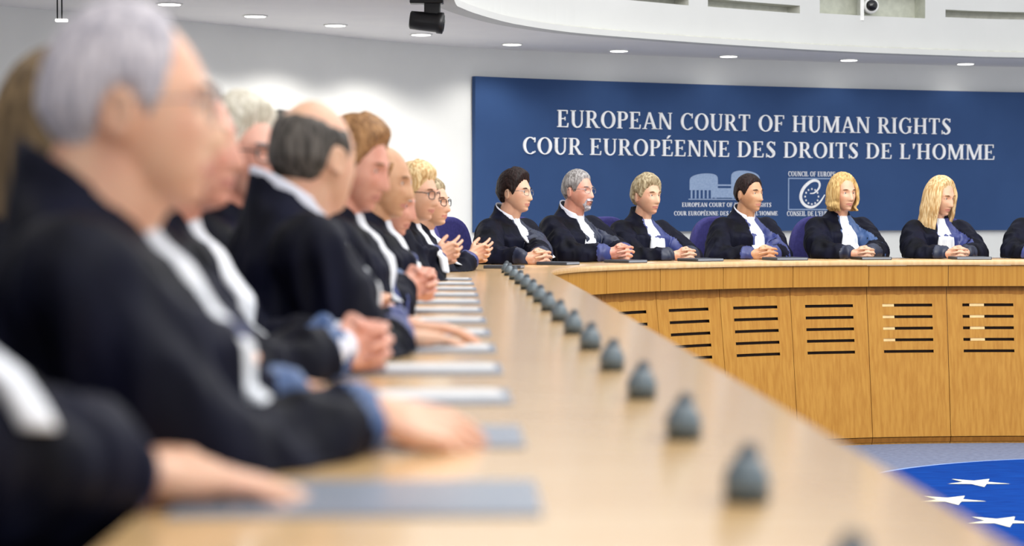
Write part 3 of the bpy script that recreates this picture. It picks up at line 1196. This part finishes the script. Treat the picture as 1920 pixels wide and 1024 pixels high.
def person(label, head, body, hd, hands, hair='short', hcol='brown', fem=False, lean=.13, skin='skin', glasses=None, beard=None, pitch=0, roll=0,
           collar='shirt', lapel='satin', cuffm='satin', wristband=None, seed=1, bib=True, chair=True, pose='clasp', heavy=0.0, vox=.0042,
           spread=(.235, .235), bibw=1.0, chlabel=None, brow='iris', lap=(.02, .05), cuffl=.0, drop=.172, chs=(0, 0), pole=(1.0, -.25, -.75)):
    """head = (px of head centre, py of head top, distance) ; body, hd = headings in degrees from +x"""
    if head[0] != 'at':
        hw = px(head[0], head[1], head[2])
        hw.z -= .121
    else:
        hw = Vector((head[1], head[2], CZ + head[3] - .121))
    bd = math.radians(body)
    fwd_ = Vector((math.cos(bd), math.sin(bd), 0))
    base = Vector((hw.x, hw.y, PLAT)) - fwd_ * lean
    rz = bd - PI / 2
    root = empty('person', base, rz, label, 'person', 'judges seated along the bench')
    mw = Matrix.Translation(base) @ Matrix.Rotation(rz, 4, 'Z')
    inv = mw.inverted()
    hp = inv @ hw
    R = Matrix.Rotation(math.radians(hd - body), 3, 'Z') @ Matrix.Rotation(math.radians(-pitch), 3, 'X') @ Matrix.Rotation(math.radians(roll), 3, 'Y')
    hz = hp.z
    ws = .92 if fem else 1.0
    sh = hz - drop                       # shoulder line
    ly = lean * .82 - .02
    # hands
    ht = [inv @ v for v in hands] if isinstance(hands, list) else [inv @ hands]
    tz = TOP - PLAT
    if pose == 'clasp':
        H = ht[0]
        H.z = max(H.z, tz + .034)
        WR = H + Vector((.062, -.062, -.002))
        WL = H + Vector((-.062, -.062, .004))
        fdR, pnR = Vector((-.62, .8, .02)), Vector((-.8, -.55, -.2))
        fdL, pnL = Vector((.62, .8, -.02)), Vector((.8, -.55, -.2))
        cR, cL = .95, .95
    elif pose == 'flat':
        H = ht[0]
        H.z = tz + .030
        WR = H + Vector((.06, -.07, 0))
        WL = (ht[1] if len(ht) > 1 else H + Vector((-.12, -.09, 0)))
        WL.z = tz + .032
        fdR, pnR = Vector((-.15, 1, -.10)), Vector((0, -.05, -1))
        fdL, pnL = Vector((.45, 1, -.06)), Vector((0, 0, -1))
        cR, cL = .22, .35
    elif pose == 'point':
        H = ht[0]
        WR = H + Vector((.0, -.04, 0))
        WR.z = max(H.z, tz + .045)
        WL = (ht[1] if len(ht) > 1 else H + Vector((-.14, -.09, 0)))
        WL.z = tz + .035
        fdR, pnR = Vector((-.05, 1, -.28)), Vector((-.5, -.15, -1))
        fdL, pnL = Vector((.5, 1, -.06)), Vector((0, 0, -1))
        cR, cL = .5, .4
    elif pose == 'raised':
        H = ht[0]
        H.z = max(H.z, tz + .05)
        WR = H + Vector((.055, -.055, -.005))
        WL = H + Vector((-.055, -.055, -.012))
        fdR, pnR = Vector((-.5, .8, .35)), Vector((-.8, -.5, .1))
        fdL, pnL = Vector((.5, .8, .15)), Vector((.8, -.5, .1))
        cR, cL = .45, .8
    SR = Vector((.168 * ws, ly - .005, sh - .055))
    SL = Vector((-.168 * ws, ly - .005, sh - .055))
    ER = elbow(SR, WR - fdR.normalized() * .0, .275, .25, Vector(pole))
    EL = elbow(SL, WL, .275, .25, Vector((-pole[0], pole[1], pole[2])))
    # ---- body
    bm = bmesh.new()
    vh = [bm.verts.new(hp + R @ head_pt(*d, fem=fem, heavy=heavy)) for d in ICO_V]
    for f in ICO_F: bm.faces.new([vh[i] for i in f])
    for sx in (-1, 1):
        rr = R @ Matrix.Rotation(math.radians(-22 * sx), 3, 'Z') @ Matrix.Rotation(math.radians(-8), 3, 'X')
        ec = hp + R @ Vector((sx * .079, -.008, -.012))
        ball(bm, ec, 1.0, 16, scale=(.0045, .016, .026), rot=rr)
        for i in range(12):
            a0, a1 = math.radians(-100 + 25 * i), math.radians(-100 + 25 * (i + 1))
            e0_ = ec + rr @ Vector((sx * .003, -.0155 * math.cos(a0 + 1.1), .027 * math.sin(a0 + 1.1)))
            e1_ = ec + rr @ Vector((sx * .003, -.0155 * math.cos(a1 + 1.1), .027 * math.sin(a1 + 1.1)))
            limb(bm, e0_, e1_, .0042, .0042, 8)
        ball(bm, ec + rr @ Vector((sx * .001, .003, -.02)), .0075, 12)
        # upper and lower lids
        for zz_, rr_, yy_ in ((.0085, .0026, .0), (-.0065, .0018, -.002)):
            pp = [hp + R @ Vector((sx * (.030 + dx), .0815 + yy_ - 9 * dx * dx - abs(dx) * .1, zz_ * (1 - (dx / .019) ** 2 * .75) + .001)) for dx in (-.016, -.008, 0, .008, .016)]
            chain(bm, pp, [rr_] * 5, 8)
    nr = .050 if fem else .058 + heavy * .01
    limb(bm, hp + R @ Vector((0, -.012, -.045)), Vector((0, ly - .012, sh - .01)), nr * .95, nr * 1.08, 20)
    limb(bm, hp + R @ Vector((0, .018, -.085)), Vector((0, ly + .012, sh - .01)), nr * .62, nr * .8, 16)
    # torso and arms under the gown
    tors = []
    for z, rx, ry, cy_ in ((.42, .15, .10, 0), (.6, .14, .09, lean * .3), (.8, .145, .09, lean * .65), (sh - .04, .15, .075, ly), (sh - .0, .08, .06, ly)):
        tors.append([Vector((rx * ws * math.cos(2 * PI * i / 24), cy_ + ry * math.sin(2 * PI * i / 24), z)) for i in range(24)])
    loft(bm, tors)
    chain(bm, [SR, ER, WR], [.045, .040, .027], 14)
    chain(bm, [SL, EL, WL], [.045, .040, .027], 14)
    hs = .93 if fem else 1.03
    hand(bm, WR, fdR, pnR, +1, cR, sc=hs, spread=.12 if pose != 'flat' else .07)
    hand(bm, WL, fdL, pnL, -1, cL, sc=hs)
    me = remesh(bm, vox, 1)
    n = len(me.vertices)
    A = np.empty(n * 3)
    me.vertices.foreach_get('co', A)
    A = table_clamp(A.reshape(-1, 3), mw, .001)
    me.vertices.foreach_set('co', A.ravel())
    # lips by place
    Rt = R.transposed()
    me.materials.clear()
    pcs = [0] * len(me.polygons)
    RA = np.array(Rt)
    loc = (A - np.array(hp)) @ RA.T
    for p in me.polygons:
        q = loc[p.vertices[0]]
        if q[1] > .07 and abs(q[2] + .071) < .009 - 9 * q[0] * q[0] and abs(q[0]) < .024: pcs[p.index] = 1
    me.polygons.foreach_set('material_index', pcs)
    # join eyes and brows
    bm = bmesh.new()
    bm.from_mesh(me)
    for sx in (-1, 1):
        ecn = hp + R @ Vector((sx * .030, .0695, .002))
        ball(bm, ecn, .0125, 18, mi=2)
        ball(bm, ecn + R @ Vector((0, .0072, -.0005)), .0063, 12, mi=3)
        pp = [hp + R @ Vector((sx * (.030 + dx), .0925 - 7.0 * (dx + .004) ** 2 - abs(dx + .008) * .1 - (.004 if dx > .01 else 0), .0205 + .003 * (1 - ((dx - .004) / .02) ** 2))) for dx in (-.018, -.009, 0, .010, .019)]
        chain(bm, pp, [.0022, .0032, .0034, .0028, .0018], 8, mi=4)
    me2 = bpy.data.meshes.new('body')
    bm.to_mesh(me2)
    bm.free()
    bcol = {'gray': 'hair_salt', 'white': 'hair_salt', 'salt': 'hair_salt'}.get(hcol, 'hair_brown' if hcol in ('blond', 'paleblond', 'ash', 'lightbrown', 'brown', 'longbrown') else 'hair_dark')
    link('body', me2, [M[skin], M['lips'] if skin else M['lips'], M['eye'], M['iris'], M[bcol]], root)

    # ---- gown
    bm = bmesh.new()
    zlow = .44
    rs = []
    spec = ((zlow - .06, .215, .17, .02), (zlow + .06, .215, .17, lean * .15 + .01), (.64, .205, .155, lean * .35 + .01), (.76, .20, .150 + heavy * .03, lean * .6 + .012), (.88, .20, .138 + heavy * .02, lean * .78 + .006),
            (sh - .075, .195, .12, ly), (sh - .03, .178, .10, ly - .004), (sh + .008, .125, .085, ly - .008), (sh + .034, .080, .076, ly - .010),
            (sh + .066, .070, .072, ly - .008))
    for k, (z, rx, ry, cy_) in enumerate(spec):
        tl = .0 if k < 7 else (.30, .45, .62)[k - 7]
        rs.append([Vector((rx * ws * (abs(math.cos(2 * PI * i / 36)) ** .9) * (1 if math.cos(2 * PI * i / 36) > 0 else -1), cy_ + ry * math.sin(2 * PI * i / 36),
                           z - tl * ry * math.sin(2 * PI * i / 36) - (.0 if k < 9 else .0))) for i in range(36)])
    loft(bm, rs)
    chain(bm, [SL + Vector((.02, 0, 0)), SR - Vector((.02, 0, 0))], [.070, .070], 16)
    cuffs = []
    for S_, E_, W_, sg, fdn in ((SR, ER, WR, 1, fdR), (SL, EL, WL, -1, fdL)):
        E2 = E_ + Vector((0, 0, -.012))
        ce = W_.lerp(E_, .17) + Vector((0, 0, -.002))
        chain(bm, [S_, S_.lerp(E2, .5) + Vector((sg * .012, 0, -.012)), E2, E2.lerp(ce, .5) + Vector((0, 0, -.012)), ce.lerp(E_, .22)], [.078, .084, .083, .072, .060], 18)
        limb(bm, ce.lerp(E_, .25), ce, .054, .050, 18)
        # hanging fold of the wide sleeve toward the body
        limb(bm, E2 + Vector((-sg * .02, 0, -.03)), E2.lerp(ce, .55) + Vector((-sg * .02, 0, -.035)), .075, .055, 16)
        cuffs.append((ce, (E_ - ce).normalized()))
    # lap and legs
    for sg in (-1, 1):
        chain(bm, [Vector((sg * .09, .0, zlow + .04)), Vector((sg * .11, .40, .50)), Vector((sg * .11, .40, .12))], [.105, .085, .07], 16)
    me = remesh(bm, .0085, 3)
    n = len(me.vertices)
    A = np.empty(n * 3)
    N_ = np.empty(n * 3)
    me.vertices.foreach_get('co', A)
    me.vertices.foreach_get('normal', N_)
    A = A.reshape(-1, 3)
    N_ = N_.reshape(-1, 3)
    for i in range(n):
        x, y, z = A[i]
        amp = .009 * smoothstep(sh + .02, sh - .10, z) + .002
        fx = abs(x)
        f1 = noise.noise(Vector((x * 17 + y * 6, y * 15 - x * 2, z * 3.4 + seed)))
        f2 = noise.noise(Vector((x * 34, y * 32 + 3, z * 8 + seed * 2)))
        f = (1 - abs(f1) * 2.6) * amp + f2 * amp * .5
        A[i] += N_[i] * f
    A = table_clamp(A, mw, .004)
    me.vertices.foreach_set('co', A.ravel())
    me.update()
    mi = [0] * len(me.polygons)
    for p in me.polygons:
        c = p.center
        for ce, ax in cuffs:
            v = Vector(c) - ce
            tt = v.dot(ax)
            if -.09 < tt < cuffl and (v - ax * tt).length < .10: mi[p.index] = 2
        if mi[p.index] == 0 and p.normal.y > .05 and c.y > ly - .04 and c.z < sh + .03 and c.z > .70:
            wdn = .5 + .5 * smoothstep(sh, sh - .12, c.z)
            if -lap[1] * wdn < c.x < lap[0] * wdn + .02:
                # stay off the sleeves
                okk = True
                for E_, W_ in ((ER, WR), (EL, WL)):
                    ab = W_ - E_
                    tq = max(0, min(1, (Vector(c) - E_).dot(ab) / ab.length_squared))
                    if (Vector(c) - (E_ + ab * tq)).length < .074: okk = False
                if okk: mi[p.index] = 1
    me.polygons.foreach_set('material_index', mi)
    robe = link('robe', me, [M['robe'], M[lapel], M[cuffm]], root)
    bm = bmesh.new()
    bm.from_mesh(me)
    tree = BVHTree.FromBMesh(bm)
    bm.free()
    # ---- white bib
    if bib:
        bm = bmesh.new()
        rows = []
        z1 = sh + .030
        z0 = max(.775, sh - .215)
        nr_, nc = 26, 15
        prev = None
        for j in range(nr_ + 1):
            v = j / nr_
            z = z1 + (z0 - z1) * v
            hwid = (.026 + .030 * smoothstep(0, .8, v)) * bibw
            hit = tree.ray_cast(Vector((0, .75, z)), Vector((0, -1, 0)))
            yc = hit[0].y if hit[0] is not None else (prev or ly + .1)
            if prev is not None:
                yc = max(min(yc, prev + .012), prev - .012)
            prev = yc
            row = []
            for i in range(nc + 1):
                u = -1 + 2 * i / nc
                pl = .0032 * math.cos(u * PI * 3.5) * (1 - .4 * v)
                row.append(Vector((u * hwid, yc + .012 + pl - .010 * u * u, z - .006 * math.cos(u * PI / 2) * v)))
            rows.append(row)
        fr = [[bm.verts.new(p) for p in r_] for r_ in rows]
        bk = [[bm.verts.new(p + Vector((0, -.018, 0))) for p in r_] for r_ in rows]
        for j in range(nr_):
            for i in range(nc):
                bm.faces.new((fr[j][i], fr[j][i + 1], fr[j + 1][i + 1], fr[j + 1][i]))
                bm.faces.new((bk[j][i], bk[j + 1][i], bk[j + 1][i + 1], bk[j][i + 1]))
            bm.faces.new((fr[j][0], fr[j + 1][0], bk[j + 1][0], bk[j][0]))
            bm.faces.new((fr[j][nc], bk[j][nc], bk[j + 1][nc], fr[j + 1][nc]))
        for i in range(nc):
            bm.faces.new((fr[nr_][i], fr[nr_][i + 1], bk[nr_][i + 1], bk[nr_][i]))
            bm.faces.new((fr[0][i], bk[0][i], bk[0][i + 1], fr[0][i + 1]))
        obj('bib', bm, M['bib'], root, smooth=True)
    # ---- shirt collar
    if collar:
        bm = bmesh.new()
        rings = []
        cn = Vector((0, ly - .004, sh + .052))
        for (dz, rr_) in ((-.02, nr + .014), (.008, nr + .011), (.019, nr + .010), (.019, nr + .005), (-.02, nr + .006)):
            rings.append([cn + Vector((rr_ * math.cos(2 * PI * i / 32), rr_ * 1.05 * math.sin(2 * PI * i / 32), dz - .62 * rr_ * math.sin(2 * PI * i / 32))) for i in range(32)])
        loft(bm, rings, close=False)
        obj('collar', bm, M[{'shirt': 'shirt', 'black': 'robe', 'blue': 'satin'}[collar]], root, smooth=True)
    if wristband:
        for Wx, Ex in ((WR, ER), (WL, EL)):
            bm = bmesh.new()
            q = (Ex - Wx).normalized()
            limb(bm, Wx - q * .005, Wx + q * .030, .036, .042, 18)
            obj('shirt_cuff', bm, M['shirt'], root, smooth=True)
    make_hair(hair, hcol, R, hp, root, fem, seed)
    if beard: make_beard(beard, R, hp, root, seed)
    if glasses: make_glasses(R, hp, root, M[glasses], .0021 if glasses == 'glass_frame' else .0014)
    # shoes
    for sg in (-1, 1):
        bm = bmesh.new()
        limb(bm, (sg * .11, .36, .035), (sg * .12, .50, .03), .036, .030, 14)
        limb(bm, (sg * .11, .38, .04), (sg * .11, .38, .12), .034, .034, 12)
        for v in bm.verts: v.co.z = max(v.co.z, .002)
        obj('shoe', bm, M['black'], root, smooth=True)
    if chair:
        place_chair(base.x + chs[0], base.y + chs[1], rz, chlabel or ('blue upholstered chair under the ' + label.replace('person, ', '')))
    return root


def W(x, y, d): return px(x, y, d)


#PEOPLE
# near row, from the camera outward
person('person nearest the camera at the lower left edge, only robe, bib and hand in frame', ('at', -.60, 1.74, .30), 8, 20,
       [Vector((-.305, 2.02, TOP + .03)), Vector((-.43, 2.10, TOP + .03))], 'short', 'gray', lean=.10, pose='flat', seed=11, lap=(0, .02), cuffl=-.015, lapel='robe', bibw=.72, collar=None, drop=.15, pole=(.15, -.8, -1), cuffm='satin', chlabel='blue chair under the person nearest the camera')
person('grey haired man in rimless glasses and black robe, large blurred profile at the left', (238, 8, 2.33), 8, 10,
       [Vector((-.125, 2.42, TOP + .04)), Vector((-.28, 2.72, TOP + .03))], 'receding', 'gray', lean=.14, pose='point', seed=12, glasses='wire', heavy=1.0, collar=None, drop=.145, pole=(.6, -.5, -1), cuffm='satin_pale', chlabel='blue chair under the large grey haired man')
person('person with long brown hair leaning back behind the large grey haired man', (132, 106, 2.93), 5, 0,
       Vector((-.40, 3.02, TOP + .04)), 'long', 'longbrown', fem=True, lean=.02, seed=13, collar=None, drop=.16, chlabel='blue chair under the person with long brown hair')
person('man with dark greying hair whose face shows just right of the large profile', (338, 138, 3.5), 0, -12,
       Vector((-.25, 3.60, TOP + .05)), 'short', 'salt', lean=.14, pose='clasp', seed=14, cuffm='satin_pale', wristband=True, skin='skin_pink', collar=None, drop=.15, chlabel='blue chair under the man with dark greying hair')
person('balding dark haired man turning his face away, pale shirt collar above his robe', (586, 183, 4.08), 22, 52,
       [Vector((-.20, 4.30, TOP + .03)), Vector((-.24, 4.5, TOP + .03))], 'horseshoe', 'darkgray', lean=.16, pose='flat', seed=15, skin='skin', heavy=.5, drop=.135, pole=(.7, -.3, -1), chlabel='blue chair under the balding man')
person('white haired man with dark glasses framed between two larger heads', (446, 192, 4.62), -10, -28,
       Vector((-.34, 4.75, TOP + .04)), 'full', 'white', lean=.05, seed=16, collar=None, drop=.155, glasses='glass_frame', skin='skin_pink', chlabel='blue chair under the white haired man in glasses')
person('dark haired person almost hidden behind the balding man', (527, 213, 5.05), 0, 0,
       Vector((-.34, 5.15, TOP + .04)), 'short', 'darkgray', lean=.05, seed=26, collar=None, drop=.155, chlabel='blue chair under the almost hidden person')
person('man with light brown hair looking down, beyond the balding man', (662, 226, 5.45), 2, -16,
       W(800, 535, 5.75), 'full', 'lightbrown', lean=.16, pitch=14, seed=17, collar=None, drop=.155, skin='skin_pink', cuffm='satin_pale', chlabel='blue chair under the man with light brown hair')
person('bald man in profile beyond the light brown haired man', (715, 270, 6.6), 0, -10,
       Vector((-.33, 6.75, TOP + .04)), 'bald', 'lightbrown', lean=.14, pitch=8, seed=18, collar=None, drop=.155, skin='skin_tan', chlabel='blue chair under the bald man')
person('ruddy older person bending low under the chin of the bald man', (728, 318, 7.4), 0, -12,
       Vector((-.32, 7.55, TOP + .04)), 'short', 'gray', lean=.18, pitch=12, seed=19, collar=None, drop=.155, skin='skin_pink', chlabel='blue chair under the ruddy older person')
person('person with short pale blond hair in the far part of the near row', (778, 310, 8.7), -5, -22,
       W(846, 478, 8.8), 'crop', 'paleblond', fem=True, lean=.18, pitch=5, seed=20, collar=None, drop=.155, glasses='glass_frame', pose='raised', chlabel='blue chair under the person with short pale blond hair')
person('person with dark glasses at the far end of the near row beside the empty chair', (805, 334, 10.0), -8, -24,
       W(905, 478, 10.15), 'short', 'ash', fem=True, lean=.18, seed=21, collar=None, drop=.155, glasses='glass_frame', pose='raised', chlabel='blue chair under the far end person in dark glasses')

# far arc, left to right
place_chair(-.315, 11.15, math.radians(-55) , 'empty blue upholstered chair with round back against the white wall')
person('dark haired person in thin glasses at the left end of the far arc', (965, 322, 11.7), -38, -28,
       W(1018, 484, 11.25), 'full', 'dark', lean=.16, seed=31, lap=(.03, .155), cuffl=.025, glasses='wire', lapel='satin_dark', cuffm='satin_dark', chs=(-.08, -.04), chlabel='blue chair under the dark haired person in thin glasses')
person('grey haired bearded man in front of the blue board', (1083, 320, 12.15), -46, -36,
       W(1172, 474, 11.8), 'short', 'salt', lean=.14, seed=32, lap=(.03, .155), cuffl=.025, lapel='satin_dark', cuffm='satin', chs=(-.10, -.02), beard='gray', glasses='wire', skin='skin_pink', heavy=.4, chlabel='blue chair under the grey bearded man')
person('smiling woman with short ash blonde hair and a high black collar', (1212, 331, 12.5), -56, -50,
       W(1292, 480, 12.15), 'crop', 'ash', fem=True, lean=.14, seed=33, lap=(.03, .155), cuffl=.025, cuffm='satin_dark', chs=(-.02, 0), collar='black', skin='skin', chlabel='blue chair behind the woman with the high black collar')
person('man with short dark hair and sharp side look in front of the building emblem', (1404, 328, 12.9), -62, -48,
       W(1440, 480, 12.5), 'short', 'dark', lean=.13, seed=34, lap=(.03, .155), cuffl=.025, skin='skin_tan', lapel='satin', chlabel='blue chair rising left of the dark haired man')
person('woman with chin length blonde hair beside the square emblem', (1580, 328, 13.0), -74, -66,
       W(1625, 480, 12.55), 'bob', 'blond', fem=True, lean=.14, seed=35, lap=(.03, .155), cuffl=.025, collar='black', skin='skin', lapel='satin_pale', cuffm='satin_dark', chlabel='blue chair rising left of the blonde woman with chin length hair')
person('woman with long blonde hair looking down to the right', (1763, 334, 13.05), -82, -52,
       W(1800, 480, 12.6), 'long', 'paleblond', fem=True, lean=.14, seed=36, lap=(.03, .155), cuffl=.025, collar='black', cuffm='satin_dark', chs=(.14, .0), pitch=12, skin='skin', chlabel='blue chair under the woman with long blonde hair')
person('person cut off by the right edge, only a black sleeve in frame', (1970, 330, 13.05), -90, -85,
       W(1965, 480, 12.6), 'short', 'dark', lean=.14, seed=37, lap=(.03, .155), cuffl=.025, chs=(.1, 0), chlabel='blue chair under the person at the right edge')
#ENDPEOPLE

# folders on the far arc
for i, (x0, x1, lb, dk) in enumerate(((1036, 1072, 'before the dark haired person in thin glasses', 0), (1112, 1160, 'in front of the grey bearded man', 0),
                              (1222, 1274, 'before the woman in a high black collar', 0), (1345, 1408, 'left of the sharp looking dark haired man', 0),
                              (1486, 1552, 'left of the woman with chin length blonde hair', 0), (1640, 1700, 'between the two blonde women', 1),
                              (1815, 1882, 'right of the woman with long blonde hair', 0))):
    sm = bench_s((x0 + x1) / 2 - 4)
    p, tg = BENCH.at(sm)
    c = BENCH.off(sm, .30)
    ln = (x1 - x0) / F * c.y
    t = empty('folder', (c.x, c.y, TOP), math.atan2(tg.y, tg.x), 'low grey folder on the far worktop ' + lb, 'folder', 'folders on the far worktop')
    bm = bmesh.new()
    box(bm, (0, 0, .009), (ln, .20, .018))
    bevel(obj('cover', bm, M['black'] if dk else M['folder'], t), .004)
    bm = bmesh.new()
    box(bm, (0, -.004, .010), (ln - .012, .194, .010))
    obj('pages', bm, M['pad'], t)

# ------------------------------------------------------------------ ceiling equipment
c0 = px(800, 0, 12.25)
t = empty('spotlight', (c0.x, c0.y, SOF), 0, 'black track spotlight hanging from the soffit above the near row', 'spotlight')
bm = bmesh.new()
box(bm, (-.0, 0, -.018), (.205, .10, .036))
bevel(obj('mounting_plate', bm, M['black'], t), .006)
bm = bmesh.new()
box(bm, (.035, 0, -.07), (.10, .05, .09))
bevel(obj('bracket', bm, M['black'], t), .006)
bm = bmesh.new()
rt = Matrix.Rotation(math.radians(96), 3, 'Y')
lathe(bm, [(.045, -.105), (.056, -.098), (.058, -.04), (.060, .06), (.066, .068), (.066, .10), (.058, .104)], 28, (0.0, 0, -.145), rot=rt)
obj('housing', bm, M['black'], t, smooth=True)
bm = bmesh.new()
lathe(bm, [(.054, .102), (.050, .108), (.02, .112)], 24, (0.0, 0, -.145), rot=rt)
obj('lens', bm, M['lens'], t, smooth=True)

sc_ = DRUM.s_of_px(1628)
p = DRUM.off(sc_, -.02)
zc = px(1628, 11, p.y).z
t = empty('security_camera', (p.x, p.y, zc), 0, 'small white camera with a black round lens in the fascia recess', 'camera')
bm = bmesh.new()
lathe(bm, [(.052, -.12), (.062, -.10), (.064, .0), (.058, .03), (.05, .036)], 28, rot=Matrix.Rotation(PI / 2, 3, 'X'))
obj('housing', bm, M['white_plastic'], t, smooth=True)
bm = bmesh.new()
lathe(bm, [(.046, .034), (.046, .046), (.03, .058), (.01, .062)], 28, rot=Matrix.Rotation(PI / 2, 3, 'X'))
obj('lens', bm, M['lens'], t, smooth=True)
bm = bmesh.new()
box(bm, (-.075, .06, .03), (.03, .16, .30))
obj('bracket', bm, M['white_plastic'], t)

# thin hanging rods at the upper left
c0 = px(112, 12, 11.6)
t = empty('hanging_fixture', (c0.x, c0.y, SOF), 0, 'thin grey double rod with a small lamp at the upper left', 'ceiling fixture')
for dx in (-.014, .012):
    bm = bmesh.new()
    limb(bm, (dx, 0, 0), (dx, 0, -.20), .0045, .0045, 10)
    obj('rod', bm, M['chair_black'], t, smooth=True)
bm = bmesh.new()
box(bm, (.01, 0, -.20), (.07, .03, .016))
bevel(obj('lamp_head', bm, M['lightface'], t), .004)
